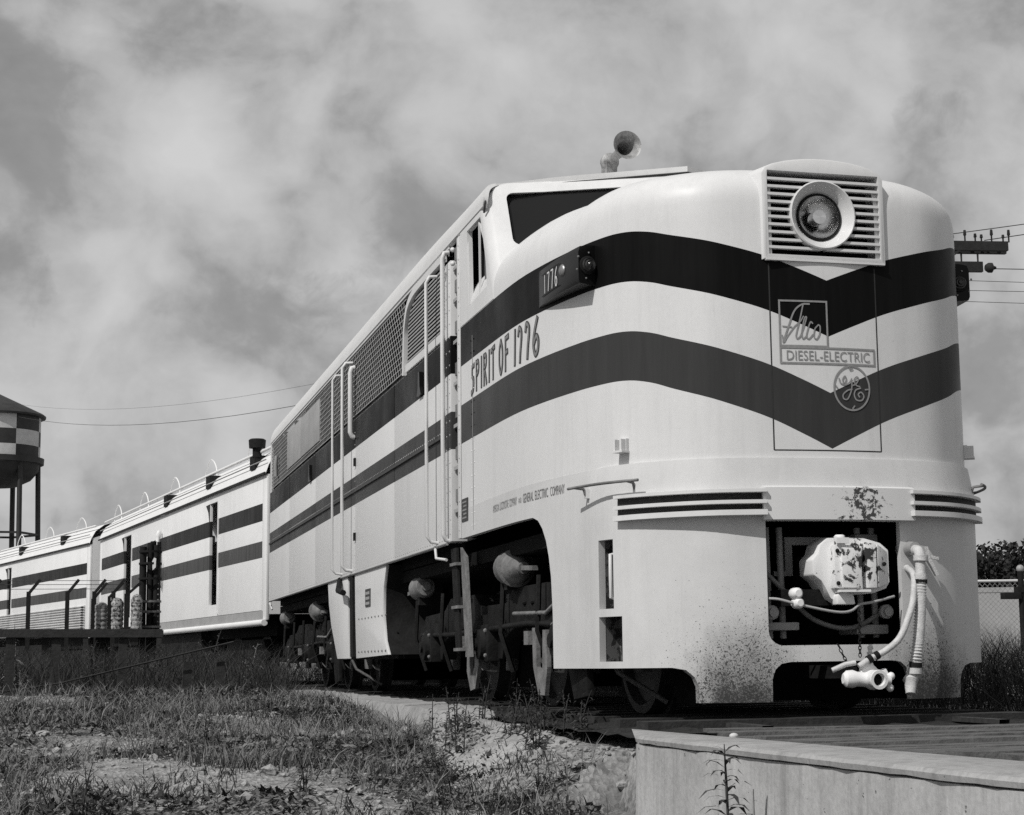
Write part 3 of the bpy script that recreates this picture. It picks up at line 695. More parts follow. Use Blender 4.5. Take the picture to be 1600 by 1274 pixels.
# ---- carbody sides
ZB, ZG, ZT = 1.385, 3.142, 3.955
bounds = [(4.66, 7.225), (7.235, 9.785), (9.795, 10.86), (10.87, 13.235), (13.245, 16.185), (16.195, 18.93)]
for sg in (-1, 1):
    xo, xi = sg*1.525, sg*1.49
    for i, (a, b_) in enumerate(bounds):
        x2 = xo+sg*(.002 if i % 2 else 0)
        MB().box(min(x2, xi), max(x2, xi), a, b_, ZB, ZG).build('side_panel', 'body_paint', loco, bevel=.002)
    MB().box(min(xo, xi), max(xo, xi), 18.80, 18.93, ZG+.001, ZT).build('corner_post', 'white_paint', loco)
    MB().box(min(xo, xi), max(xo, xi), 4.52, 18.80, 3.925, ZT).build('grille_top_rail', 'white_paint', loco)
    MB().box(min(xo*.99, xi), max(xo*1.012, xi), 4.66, 18.80, ZG+.0015, ZG+.028).build('grille_sill', 'groove_dark', loco)
    # moulding and rivets along the lower band
    MB().box(min(xo, xo+sg*.02), max(xo, xo+sg*.02), 4.70, 18.93, 2.300, 2.322).build('belt_moulding', 'letter_dark', loco)
    MB().tube([(xo+sg*.006, 4.62, ZB-.008), (xo+sg*.006, 18.93, ZB-.008)], .014, 6).build('sill_bead', 'screen_grey', loco, 60)
    g = MB()
    def rivet(y, z): g.add([(xo+sg*.007, y, z), (xo, y-.011, z), (xo, y, z+.011), (xo, y+.011, z), (xo, y, z-.011)], [(0, 1, 2), (0, 2, 3), (0, 3, 4), (0, 4, 1)])
    for y in np.arange(4.75, 18.9, .09): rivet(y, 2.352)
    for y in np.arange(4.75, 18.9, .11): rivet(y, 1.415)
    for y in np.arange(4.72, 6.6, .08): rivet(y, 3.165)
    for yy in (4.72, 9.83, 10.82):
        for z in np.arange(1.45, 3.1, .14): rivet(yy, z)
    tag(g.build('rivet_rows', 'letter_dark' if 0 else 'screen_grey', loco), kind='stuff')
    # radiator mesh: long strands with staggered links
    g = MB(); nr = 13; zs_ = np.linspace(3.20, 3.90, nr)
    for z in zs_:
        g.box(*sorted((sg*1.512, sg*1.518)), 6.62, 18.80, z-.005, z+.005)
    for i in range(nr-1):
        for y in np.arange(6.7+(.06 if i % 2 else 0), 18.78, .12):
            g.hexa([(sg*1.511, y-.007, zs_[i]), (sg*1.516, y-.007, zs_[i]), (sg*1.516, y+.003, zs_[i]), (sg*1.511, y+.003, zs_[i]), (sg*1.511, y-.003, zs_[i+1]), (sg*1.516, y-.003, zs_[i+1]), (sg*1.516, y+.007, zs_[i+1]), (sg*1.511, y+.007, zs_[i+1])])
    tag(g.build('radiator_mesh', 'screen_grey', loco), kind='stuff')
    for y0, y1 in ((12.93, 14.86), (14.90, 16.55)):
        MB().box(*sorted((sg*1.505, sg*1.530)), y0, y1, 3.275, 3.835).build('shutter_plate', 'screen_grey', loco, bevel=.006)
    MB().tube([(sg*1.56, 17.75, 3.30), (sg*1.57, 17.72, 3.5), (sg*1.56, 17.7, 3.62)], .03, 8).build('exhaust_stub', 'screen_grey', loco, 50)
    for y in np.arange(7.9, 18.6, 1.32):
        MB().box(*sorted((sg*1.44, sg*1.50)), y-.03, y+.03, 3.15, 3.93).build('radiator_post', 'iron_dark', loco)
    # equipment bay behind the cab: arched frame and fine louvres
    arcp = [(6.67, 3.15), (6.64, 3.45), (6.60, 3.62), (6.45, 3.79), (6.15, 3.865), (5.7, 3.885), (5.2, 3.89), (4.72, 3.89)]
    P = catmull([(sg*1.533, y, z) for y, z in arcp], 40)
    o = []
    for i, p in enumerate(P):
        d = (P[min(i+1, 40)]-P[max(i-1, 0)]).normalized(); q = Vector((0, -d.z, d.y))*.034
        o.append([p+q+Vector((sg*.012, 0, 0)), p-q+Vector((sg*.012, 0, 0)), p-q-Vector((sg*.03, 0, 0)), p+q-Vector((sg*.03, 0, 0))])
    g = MB().grid(o, 0, True); g.f += [(0, 1, 2, 3), tuple(len(g.v)-4+k for k in range(4))]; g.mi += [0, 0]; g.build('bay_frame', 'white_paint', loco, 40)
    g = MB()
    for z in np.arange(3.27, 3.83, .036):
        ymax = float(np.interp(z, [3.2, 3.6, 3.75, 3.84], [6.60, 6.52, 6.38, 6.0]))
        g.hexa([(sg*1.500, 4.68, z), (sg*1.520, 4.68, z-.012), (sg*1.520, ymax, z-.012), (sg*1.500, ymax, z), (sg*1.500, 4.68, z+.014), (sg*1.520, 4.68, z+.004), (sg*1.520, ymax, z+.004), (sg*1.500, ymax, z+.014)])
    tag(g.build('louvre_screen', 'screen_grey', loco), kind='stuff')
    MB().box(*sorted((sg*1.497, sg*1.527)), 4.66, 6.62, ZG+.03, 3.245).build('bay_sill', 'white_paint', loco)
    # bell shaped lugs in the upper band
    for y in (5.78, 13.74):
        MB().prism([(-.13, -.12), (.13, -.12), (.06, -.04), (.04, .12), (-.04, .12), (-.06, -.04)], lambda u, v, s_, y=y: (sg*(1.527+.03*s_), y+u*.75, 2.935+v*.9)).build('jacking_lug', 'black_paint', loco)
    # ladder recess beside the cab door
    mb = MB(); mb.box(*sorted((sg*1.40, sg*1.38)), 4.06, 4.66, 1.385, 3.95); mb.box(*sorted((sg*1.525, sg*1.40)), 4.055, 4.07, 1.385, 3.95)
    mb.build('ladder_recess', 'rubber', loco)
    MB().box(*sorted((sg*1.535, sg*1.38)), 4.06, 4.16, 1.385, 3.93).build('recess_jamb', 'white_paint', loco, bevel=.006)
    MB().box(*sorted((sg*1.535, sg*1.38)), 4.42, 4.655, 1.385, 3.80).build('recess_jamb', 'body_paint', loco, bevel=.006)
    g = MB()
    for z in np.arange(1.45, 3.9, .12):
        for yy in (4.09, 4.47, 4.60): g.add([(sg*1.542, yy, z), (sg*1.535, yy-.011, z), (sg*1.535, yy, z+.011), (sg*1.535, yy+.011, z), (sg*1.535, yy, z-.011)], [(0, 1, 2), (0, 2, 3), (0, 3, 4), (0, 4, 1)])
    tag(g.build('jamb_rivets', 'screen_grey', loco), kind='stuff')
    for z in (1.62, 1.98, 2.34, 2.70, 3.06, 3.42, 3.7):
        MB().box(*sorted((sg*1.515, sg*1.40)), 4.17, 4.41, z, z+.03).build('step_rung', 'screen_grey', loco)
        MB().box(*sorted((sg*1.50, sg*1.47)), 4.17, 4.41, z+.09, z+.2).build('step_plate', 'truck_grey', loco)
    # hand rails
    def rail(y, z0, z1, name='hand_rail', so=.10, r=.016):
        pth = [(xo, y, z1+.03), (xo+sg*so*.7, y, z1+.025), (xo+sg*so, y, z1-.03), (xo+sg*so, y, (z0+z1)/2), (xo+sg*so, y, z0+.05), (xo+sg*so*.6, y, z0), (xo, y, z0-.01)]
        MB().tube(pth, r, 8).build(name, 'white_paint', loco, 60)
    rail(5.05, 1.42, 3.76); rail(4.52, 1.40, 3.86, so=.06, r=.02); rail(10.82, 1.43, 3.78, so=.12); rail(10.02, 1.43, 3.80, so=.12, r=.02); rail(9.86, 2.95, 3.72, so=.05, r=.03)
    for y in (19.0, 19.1): MB().tube([(sg*1.50, 18.9, 2.32), (sg*1.50, y, 2.28), (sg*1.50, y, 1.35), (sg*1.48, 18.9, 1.25)], .014, 8).build('end_rail', 'white_paint', loco, 60)
    for y in (4.2, 4.6): 
        for z in (3.72, 3.84): MB().ball((sg*1.56, y, z), .022, 8, 6).build('rail_knob', 'white_paint', loco, 60)
    # hinges
    for z in (1.75, 2.6): MB().box(*sorted((sg*1.525, sg*1.55)), 9.74, 9.80, z, z+.09).build('hinge', 'iron_dark', loco)
    # small plates
    if sg < 0:
        pl_ = MB().box(-1.533, -1.528, 3.80, 4.03, 1.515, 1.70).build('data_plate', 'letter_dark', loco)
        g = MB()
        for i in range(5): g.box(-1.5355, -1.533, 3.84, 3.99-.04*(i % 2), 1.535+.032*i, 1.548+.032*i)
        g.build('plate_lines', 'letter_pale', pl_)
    # skirts over the tank between the trucks
    ys_ = lambda pts: pts
    frontp = [(7.74, 1.365), (7.90, 1.15), (7.93, .85), (7.82, .6), (7.62, .46), (9.72, .43), (9.80, .9), (9.84, 1.365)]
    rearp = [(10.40, 1.365), (10.36, .9), (10.28, .43), (11.2, .43), (11.42, .6), (11.75, .85), (11.95, 1.1), (12.05, 1.365)]
    for pl in (frontp, rearp):
        MB().prism(pl, lambda u, v, s_: (sg*(1.522-.03*s_), u, v)).build('tank_skirt', 'white_paint', loco, bevel=.003)
    MB().grid([[(sg*x, y, z) for x in (1.49, .9)] for y, z in frontp[:5]]).build('arch_sheet', 'truck_grey' if 0 else 'iron_dark', loco, 50)
    MB().box(*sorted((sg*1.50, sg*1.46)), 9.84, 10.30, .45, 1.36).build('skirt_gap_plate', 'interior_dark', loco)
    MB().prism([(9.97, 1.36), (10.2, 1.36), (10.12, .45), (9.92, .45)], lambda u, v, s_: (sg*(1.50+.03*s_), u, v)).build('skirt_step', 'iron_dark', loco)
    MB().tube([(sg*1.535, 10.9, 1.36), (sg*1.6, 10.6, 1.22), (sg*1.6, 10.2, 1.18)], .035, 8).build('drain_pipe', 'iron_dark', loco, 50)
    lp = MB().box(*sorted((sg*1.523, sg*1.530)), 8.72, 9.05, .98, 1.17).build('warning_plate', 'letter_dark', loco)
    g = MB()
    for i in range(3): g.box(*sorted((sg*1.530, sg*1.533)), 8.76, 9.01, 1.0+.055*i, 1.03+.055*i)
    g.build('plate_lines', 'screen_grey', lp)
    g = MB()
    for y in np.arange(7.75, 9.7, .22): g.ball((sg*1.524, y, .50), .013, 6, 4); g.ball((sg*1.524, y, .86), .011, 6, 4)
    tag(g.build('skirt_bolts', 'truck_grey', loco), kind='stuff')
# core, tank and rear wall
MB().box(-1.36, 1.36, 4.7, 18.8, 1.30, 3.98).build('light_block_core', 'interior_dark', loco)  # dark box added inside the carbody to block light
MB().box(-1.35, 1.35, 8.0, 11.9, .42, 1.32).build('fuel_tank', 'iron_dark', loco)
MB().box(-1.35, 1.35, 1.75, 18.9, 1.18, 1.29).build('underframe', 'interior_dark', loco)
MB().box(-1.488, 1.488, 18.90, 18.935, ZB, 4.1).build('rear_wall', 'white_paint', loco)
MB().prism([(-.55, 1.3), (.55, 1.3), (.55, 3.6), (.4, 3.75), (-.4, 3.75), (-.55, 3.6)], lambda u, v, s_: (u, 18.94+s_*.5, v)).build('rear_diaphragm', 'rubber', loco)
# ---- trucks
def make_truck(yc):
    for sg in (-1, 1):
        x = sg*1.20
        prof = [(-3.0, .62), (-2.9, .82), (-2.0, .84), (-1.7, .95), (-.7, .95), (-.45, .84), (.45, .84), (.7, .95), (1.7, .95), (2.0, .84), (2.9, .82), (3.0, .62), (2.75, .56), (2.65, .40), (2.1, .40), (2.0, .56), (1.5, .66), (.8, .66), (.4, .56), (.3, .40), (-.3, .40), (-.4, .56), (-.8, .66), (-1.5, .66), (-2.0, .56), (-2.1, .40), (-2.65, .40), (-2.75, .56)]
        fr = MB().prism([(yc+u, v) for u, v in prof], lambda u, v, s_: (x+sg*.07-sg*.14*s_, u, v)).build('truck_frame', 'truck_iron', loco, bevel=.012)
        for dy in (-2.36, 0, 2.36):
            y = yc+dy
            w = MB().lathe((sg*.64, y, .508), (sg, 0, 0), [(-.02, .0), (-.02, .16), (.02, .18), (.02, .42), (-.02, .45), (-.02, .545), (.012, .535), (.018, .508), (.13, .50), (.135, .44), (.07, .42), (.05, .18), (.11, .14), (.11, 0)], 36, caps=False).build('wheel', 'rail_steel', loco, 40)
            j = MB().box(*sorted((x, x+sg*.16)), y-.17, y+.17, .38, .68).build('journal_box', 'truck_iron', loco, bevel=.02)
            MB().lathe((x+sg*.16, y, .52), (sg, 0, 0), [(0, .13), (.04, .12), (.05, .05), (.07, .05)], 16).build('journal_cover', 'truck_iron', j, 40)
            for bz_ in (-.09, .09):
                for bh in (-.1, .1): MB().ball((x+sg*.165, y+bz_*1.4, .53+bh), .018, 6, 4).build('bolt', 'truck_grey', j)
            MB().prism([(y-.5, .62), (y+.5, .62), (y+.45, .70), (y+.2, .76), (y-.2, .76), (y-.45, .70)], lambda u, v, s_: (x+sg*(.08+.05*s_), u, v)).build('leaf_spring', 'truck_iron', loco)
            for q_ in (-.62, .62): MB().tube([(x+sg*.13, y+q_, 1.0), (x+sg*.15, y+q_*.98, .6), (x+sg*.05, y+q_*.96, .3)], .02, 6).build('brake_link', 'truck_iron', loco, 60)
            MB().box(x+sg*.09, x+sg*.09+sg*.09, y+.78, y+.9, .50, .60).build('slack_adjuster', 'truck_grey', loco) if sg < 0 and dy < 2 else None
            # brake hanger and shoe, their lit look put into the grey
            for e in (-1, 1):
                yy = y+e*.60
                MB().prism([(yy-.05, .95), (yy+.05, .95), (yy+.07, .45), (yy+.05*e+.05, .30), (yy+.05*e-.08, .30), (yy-.07, .45)], lambda u, v, s_: (sg*(1.0-.08*s_), u, v)).build('brake_hanger', 'truck_grey', loco, bevel=.008)
        for dy, sd, ks in ((-.78, -1, .9), (2.85, 1, .72)):
            c0 = Vector((sg*1.30, yc+dy+.28*(-sd)*-1, 1.06)); ax_ = Vector((0, -1, -.05)) if sd < 0 else Vector((0, 1, -.05))
            c0 = Vector((sg*1.30, yc+dy, 1.10))
            cyl = MB().lathe(c0, ax_, [(h_, r_*ks) for h_, r_ in ((-.16, .0), (-.16, .06), (-.12, .06), (-.12, .12), (-.08, .145), (.10, .15), (.12, .165), (.15, .165), (.16, .14), (.32, .075), (.34, .05), (.40, .05), (.40, 0))], 24, caps=False).build('brake_cylinder', 'truck_grey', loco, 35)
            MB().bar(c0+ax_*.40, c0+ax_*.72, .05, .035).build('push_rod', 'truck_grey', cyl)
            MB().box(c0.x-.05, c0.x+.05, c0.y-.05, c0.y+.05, .93, 1.0).build('cylinder_foot', 'truck_iron', cyl)
        for dy in (-1.2, 1.2):
            for q in (-.12, .12):
                hl = [(x+sg*.02+.06*math.cos(a), yc+dy+q+.06*math.sin(a), .50+.0125*a*.9) for a in np.linspace(0, 10*math.pi, 60)]
                MB().tube(hl, .013, 5).build('coil_spring', 'truck_iron', loco, 60)
        MB().tube([(x+sg*.12, yc-2.7, .62), (x+sg*.13, yc-1.4, .66), (x+sg*.13, yc+1.4, .62), (x+sg*.12, yc+2.8, .64)], .022, 7).build('brake_rod', 'truck_iron', loco, 60)
        MB().tube([(x+sg*.14, yc-2.75, .9), (x+sg*.15, yc-2.0, .72), (x+sg*.14, yc-1.0, .74)], .016, 7).build('brake_rod', 'truck_grey', loco, 60)
        MB().prism([(yc-2.95, .15), (yc-2.62, .12), (yc-2.42, .42), (yc-2.5, .86), (yc-2.72, 1.0), (yc-2.92, .9)], lambda u, v, s_: (sg*(1.28+.05*s_), u, v)).build('sand_guide', 'truck_iron', loco, bevel=.01)
        MB().tube([(sg*1.26, yc-2.75, 1.2), (sg*1.28, yc-2.8, .7), (sg*1.1, yc-2.9, .3), (sg*.78, yc-2.95, .1)], .018, 7).build('sand_pipe', 'truck_grey', loco, 60)
    for dy in (-1.75, 1.75): MB().box(-.58, .58, yc+dy-.45, yc+dy+.45, .14, .95).build('traction_motor', 'interior_dark', loco)
    for dy in (-2.36, 0, 2.36): MB().lathe((-.66, yc+dy, .508), (1, 0, 0), [(0, .08), (1.32, .08)], 14).build('axle', 'rail_steel', loco, 40)
    MB().box(-.9, .9, yc-1.2, yc+1.2, .6, 1.0).build('truck_bolster', 'iron_dark', loco)
make_truck(4.05); make_truck(15.35)
# ---- hanging ladders below the doors
for sg in (-1, 1):
    for yy in (4.42, 15.6 if 0 else 4.42):
        pass
    MB().prism([(4.62, 1.33), (4.40, 1.33), (4.26, .46), (4.44, .46)], lambda u, v, s_: (sg*(1.50-.02*s_), u, v)).build('ladder_stile', 'truck_iron', loco)
    MB().prism([(4.38, 1.33), (4.16, 1.24), (3.98, .42), (4.20, .42)], lambda u, v, s_: (sg*(1.47-.02*s_), u, v)).build('ladder_stile', 'truck_grey', loco)
    for z, a in ((1.18, 4.50), (.82, 4.44), (.47, 4.36)): MB().box(*sorted((sg*1.52, sg*1.40)), a-.17, a+.08, z, z+.025).build('ladder_tread', 'truck_grey', loco)
    MB().tube([(sg*1.54, 5.1, 1.38), (sg*1.56, 4.95, 1.27), (sg*1.54, 4.62, 1.24)], .013, 8).build('ladder_brace', 'white_paint', loco, 60)
    # hanging hook shaped brake gear below the ladder
    hk = [(4.62, .62), (4.66, .3), (4.52, .14), (4.34, .16), (4.20, .36), (4.24, .56), (4.34, .56), (4.36, .34), (4.46, .26), (4.53, .34), (4.52, .6)]
    MB().prism(hk, lambda u, v, s_: (sg*(1.36-.03*s_), u, v)).build('brake_hook', 'truck_grey', loco)
    MB().prism([(2.42, .62), (2.40, .34), (2.26, .14), (2.08, .14), (2.0, .34), (2.02, .6), (2.12, .6), (2.14, .3), (2.3, .34), (2.3, .62)], lambda u, v, s_: (sg*(1.36-.03*s_), u, v)).build('brake_hook', 'truck_grey', loco)
# ---- coupler, cut lever, hoses
cp_ = empty('coupler', (0, 0, 0)); cp_.parent = loco
def blob(name, outline, y0, y1, m_='coupler_paint', bv=.02): return MB().prism(outline, lambda u, v, s_: (u, y0+(y1-y0)*s_, v)).build(name, m_, cp_, bevel=bv)
blob('coupler_head', [(-.185, .98), (-.18, .885), (-.13, .85), (-.10, .80), (-.07, .74), (.0, .70), (.04, .72), (.06, .76), (.22, .77), (.31, .80), (.335, .84), (.335, 1.04), (.28, 1.085), (.17, 1.115), (.03, 1.12), (-.08, 1.115), (-.13, 1.07), (-.145, 1.02)], -.0, .22, bv=.012)
blob('knuckle', [(-.072, .80), (.118, .79), (.122, 1.06), (-.07, 1.07)], -.075, .0, bv=.01)
blob('knuckle_face', [(-.03, .805), (.10, .80), (.105, 1.045), (-.028, 1.05)], -.098, -.07, bv=.006)
blob('guard_arm', [(.14, .80), (.215, .80), (.215, 1.075), (.135, 1.085)], -.075, -.0, bv=.01)
MB().hexa([(.225, -.07, .80), (.325, .0, .83), (.325, .1, .83), (.225, .1, .80), (.225, -.07, 1.075), (.325, .0, 1.03), (.325, .1, 1.03), (.225, .1, 1.075)]).build('guard_plate', 'coupler_paint', cp_, bevel=.012)
MB().box(-.05, .15, -.115, -.02, .775, .79).build('coupler_shelf', 'coupler_paint', cp_); MB().box(-.06, .02, -.105, -.08, 1.075, 1.11).build('lock_lift', 'coupler_paint', cp_)
blob('coupler_lug', [(-.055, .70), (.07, .70), (.06, .76), (.0, .785), (-.05, .76)], -.06, .02, bv=.012)
for x_, z_ in ((-.05, 1.03), (-.05, .83), (.28, .95)): MB().ball((x_, -.08 if x_ < .2 else -.045, z_), .014, 8, 5).build('rivet', 'iron_dark', cp_)
MB().lathe((-.02, -.05, 1.06), (0, 0, 1), [(0, .035), (.06, .035), (.07, .025)], 14).build('knuckle_pin', 'coupler_paint', cp_, 40)
MB().box(-.1, .16, .2, .75, .82, 1.02).build('coupler_shank', 'iron_dark', cp_)
MB().tube(catmull([(-.47, .02, .742), (-.42, -.02, .735), (-.3, -.06, .70), (-.08, -.08, .655), (.03, -.07, .66), (.1, -.06, .70), (.2, -.04, .715), (.36, .0, .75)], 30), .0085, 8).build('cut_lever', 'screen_grey', loco, 60)
for x, z, r in ((-.32, .77, .035), (-.31, .71, .033)): MB().lathe((x, -.09, z), (0, 1, 0), [(0, r*.6), (.02, r), (.08, r), (.1, r*.7)], 14).build('lever_bearing', 'coupler_paint', loco, 40)
MB().box(-.35, -.02, .1, .3, .70, .80).build('lever_shelf', 'truck_iron', loco)
def chain(p, q, n, sag, name, par):
    g = MB(); p, q = Vector(p), Vector(q)
    for i in range(n):
        u = (i+.5)/n; c = p.lerp(q, u)-Vector((0, 0, sag*4*u*(1-u))); d = (q-p).normalized(); s_ = Vector((1, 0, 0)) if i % 2 else Vector((0, 1, 0))
        s_ = (s_-d*s_.dot(d)).normalized(); l = (q-p).length/n*.72; ring_ = [c+d*l*math.cos(a)+s_*.009*math.sin(a) for a in np.linspace(0, 2*math.pi, 9)]
        g.tube(ring_, .0032, 5, False)
    return tag(g.build(name, 'iron_dark', par, 60), kind='stuff')
chain((.08, -.08, .68), (.09, -.05, .38), 14, 0, 'coupler_chain', loco); chain((-.06, -.06, .46), (.02, -.1, .30), 8, .02, 'hose_chain', loco)
yh = -.10
hs = MB().tube(catmull([(.494, -.0, 1.04), (.494, yh, 1.02), (.488, yh-.02, .90), (.476, yh-.03, .70), (.455, yh-.03, .50), (.432, yh-.02, .36), (.41, yh, .22)], 40), [.033]*41, 12).build('air_hose', 'hose_white', loco, 50)
g = MB()
for i in range(34):
    u = i/33; z = .96-.62*u; x = float(np.interp(z, [.22, .36, .5, .7, .9, 1.02], [.41, .432, .455, .476, .488, .494]))
    if z > .86: continue
    g.lathe((x, yh-.025, z), (.07, 0, 1), [(-.006, .033), (0, .038), (.006, .033)], 12, caps=False)
tag(g.build('hose_wrap', 'hose_white', hs, 60), kind='stuff')
for z, r, mt_ in ((.985, .046, 'hose_white'), (.87, .043, 'hose_white'), (.845, .042, 'iron_dark'), (.33, .04, 'iron_dark'), (.29, .042, 'hose_white')):
    x = float(np.interp(z, [.22, .36, .5, .7, .9, 1.02], [.41, .432, .455, .476, .488, .494])); MB().lathe((x, yh-.02, z-.02), (.05, 0, 1), [(0, r), (.035, r)], 14).build('hose_clamp', mt_, hs, 40)
MB().lathe((.40, yh, .235), (-.2, -.3, -1), [(-.03, .03), (.0, .05), (.02, .04), (.05, .035), (.09, .03), (.10, .0)], 14).build('gladhand', 'hose_white', hs, 40)
MB().lathe((.494, .09, 1.05), (0, -1, 0), [(0, .07), (.03, .07), (.035, .05), (.1, .045), (.14, .04)], 9).build('hose_flange', 'rust_paint', loco, 40)
MB().prism([(.56, 1.06), (.585, 1.06), (.60, .99), (.655, .885), (.635, .875), (.58, .97)], lambda u, v, s_: (u, -.02-.025*s_, v)).build('angle_cock_handle', 'hose_white', loco)
MB().bar((.58, -.03, 1.0), (.66, -.03, .985), .02, .02).build('cock_stem', 'hose_white', loco)
h2 = MB().tube(catmull([(.47, .03, .93), (.455, yh+.01, .88), (.43, yh-.03, .76), (.39, yh-.06, .66), (.30, yh-.09, .50), (.20, yh-.1, .42), (.09, yh-.09, .365), (.02, yh-.08, .32)], 40), .021, 10).build('signal_hose', 'hose_white', loco, 50)
for p in ((.10, yh-.09, .372), (.145, yh-.095, .392)): MB().lathe(p, (-.7, 0, -.35), [(0, .026), (.03, .026)], 12).build('hose_clamp', 'iron_dark', h2, 40)
sc_ = empty('steam_connector'); sc_.parent = loco
MB().lathe((-.08, yh-.06, .25), (1, -.1, -.05), [(0, .03), (.02, .05), (.06, .055), (.09, .045), (.14, .045), (.17, .06), (.2, .062), (.22, .05), (.27, .035), (.3, .03)], 16).build('connector_body', 'coupler_paint', sc_, 35)
MB().lathe((.10, yh-.11, .245), (.05, -1, -.05), [(-.02, .05), (.05, .055), (.06, .06), (.075, .058), (.075, .04), (.03, .035)], 18, caps=False).build('connector_mouth', 'coupler_paint', sc_, 35)
MB().lathe((.10, yh-.185, .24), (0, 1, 0), [(0.04, .04), (.041, 0)], 14).build('connector_bore', 'interior_dark', sc_)
MB().prism([(.03, .28), (.07, .36), (.10, .37), (.12, .33), (.16, .29), (.2, .31), (.22, .27), (.1, .24)], lambda u, v, s_: (u, yh-.03-.05*s_, v)).build('connector_clamp', 'coupler_paint', sc_, bevel=.008)
for p in ((.2, .22), (.23, .26), (.22, .19)): MB().ball((p[0], yh-.08, p[1]), .025, 8, 6).build('connector_nut', 'coupler_paint', sc_, 50)
MB().tube([(-.14, yh-.04, .30), (-.06, yh-.06, .335), (-.0, yh-.08, .345)], .016, 8).build('connector_pipe', 'hose_white', sc_, 60)
MB().box(-.1, .1, 0.02, .4, .25, .33).build('pipe_carrier', 'iron_dark', loco)

# ================================================================== GROUND, TRACK
def fb(x, y, s=1., o=4): return mnoise.fractal(Vector((x*s, y*s, 3.3)), 1.0, 2.0, o)
def gz(x, y):
    left = (y-6)*.056 if y < 6 else min((y-6)*.012, .06)
    if y < -12: left = -1.0
    left += -.05*SM((-x-4)/3)*0
    track = -.10
    if x > -1.7:
        z = track
        if x > 1.8: z = track+.5*SM((x-2.5)/12)
    else:
        k = SM((-1.7-x)/(.12 if y < -1.0 else .7)); z = track+(left-track)*k
    if x < -1.7 and y < -2: z -= .35*SM((-2-y)/2.5)*SM((x+3.6)/1.2)
    amp = .05 if abs(x) > 1.7 else .02
    z += amp*fb(x, y, .9)+amp*.55*fb(x+7, y, 3.1, 3)
    if x < -1.75 and y > -6: z += .05*SM((fb(x+3, y*1.3+5, .45, 2)+.15)*2)*SM((-x-1.9)/1.2)
    return z
xs = [-900, -500, -250, -120, -60, -35, -22, -15, -11]+list(np.arange(-9, 4.01, .09))+[4.5, 5.2, 6, 7, 8.5, 10, 12, 15, 19, 25, 35, 60, 120, 250, 500, 900]
ys = [-300, -120, -60, -30, -20, -15, -12, -10]+list(np.arange(-9, 14, .11))+list(np.arange(14.3, 24, .4))+[25, 27, 29, 32, 36, 42, 50, 60, 80, 110, 160, 250, 500, 1200]
g = MB().grid([[(x, y, gz(x, y)) for y in ys] for x in xs])
tag(g.build('ground', 'soil', None, 180, fix=False), kind='structure')
g = MB(); bx = np.arange(-1.62, 1.63, .18); by = np.concatenate([np.arange(-.9, 12, .2), np.arange(12, 80, 2.5)])
def curve_x(y):  # the line bends to the left behind the locomotive
    return 0 if y < 19 else -.0042*(y-19)**2-.05*(y-19)
g.grid([[(x+curve_x(y), y, -.045+.03*random.random()) for y in by] for x in bx])
tag(g.build('track_bed', 'ballast_dark', None, 180, fix=False), kind='structure')
trk = tag(empty('railway_track'), 'dark railway track with wooden ties running beneath the train', 'track')
for k in range(48):
    y = .1+k*.56; MB().obox((curve_x(y), y, -.04), ((1, 0, 0), (0, 1, 0), (0, 0, 1)), (1.28, .11, .055)).build('tie', 'dark_wood', trk)
for sg in (-1, 1):
    pth = np.concatenate([np.arange(-.6, 19, 2.), np.arange(19, 75, 2.)])
    o = [[(sg*.7525+curve_x(y)+dx, y, z) for dx, z in ((-.07, -.0), (-.012, .012), (-.012, -.0), (-.036, -.0), (-.036, -.042+.0), (.036, -.042), (.036, 0), (.012, 0), (.012, .012), (.07, 0))] for y in pth]
    o = [[(sg*.7525+curve_x(y)+dx, y, z) for dx, z in ((-.065, -.14), (-.065, -.125), (-.01, -.105), (-.01, -.035), (-.036, -.028), (-.034, 0), (.034, 0), (.036, -.028), (.01, -.035), (.01, -.105), (.065, -.125), (.065, -.14))] for y in pth]
    MB().grid(o, 0, True).build('rail', 'rail_steel', trk, 30)
# retaining wall beside the track, its cap slab cracked away along the edge
wall = tag(empty('retaining_wall'), 'weathered pale concrete retaining wall with a cracked top slab, in the foreground', 'wall')
def wx0(y): return -1.80+.033*(-1.4-y)
def wx1(y): return -1.55+.09*(-.63-y)
yy = np.linspace(-1.4, -8.5, 60); A_ = []
for i, y in enumerate(yy):
    e = .0+.006*fb(y, 2, 3); yb = y+.77*(1-i/59)**.7
    x0 = wx0(y)+e; x1 = wx1(yb)
    A_.append([(x0-.05, y, -1.6), (x0-.01, y, -.4), (x0, y, -.042), (x0+.03, y, -.036), (x1, yb, -.036), (x1, yb, -1.6)])
g = MB().grid(A_, 0, True); g.f += [tuple(range(6)), tuple(len(g.v)-6+k for k in range(6))]; g.mi += [0, 0]; g.build('wall_body', 'concrete_pale', wall, 30)
A_ = []
for i, y in enumerate(yy):
    nib = .018*max(0, fb(y*1.0, 9, 4, 5))*2+.010*fb(y, 5, 11, 3); yb = y+.77*(1-i/59)**.7; zb = -.034+.008*max(0, fb(y, 1, 6))
    x0 = wx0(y)-.012+nib*.6; x1 = wx1(yb)+.008*fb(y, 4, 3)
    A_.append([(x0, y, zb), (x0-.004, y, -.012), (x0+.01, y, .002), (x0+.08, y, .006+.004*fb(y, 3, 2)), (x1-.03, yb, .004), (x1, yb, -.01), (x1, yb, -.034)])
g = MB().grid(A_, 0, True); g.f += [tuple(range(7)), tuple(len(g.v)-7+k for k in range(7))]; g.mi += [0, 0]; g.build('cap_slab', 'concrete', wall, 30)
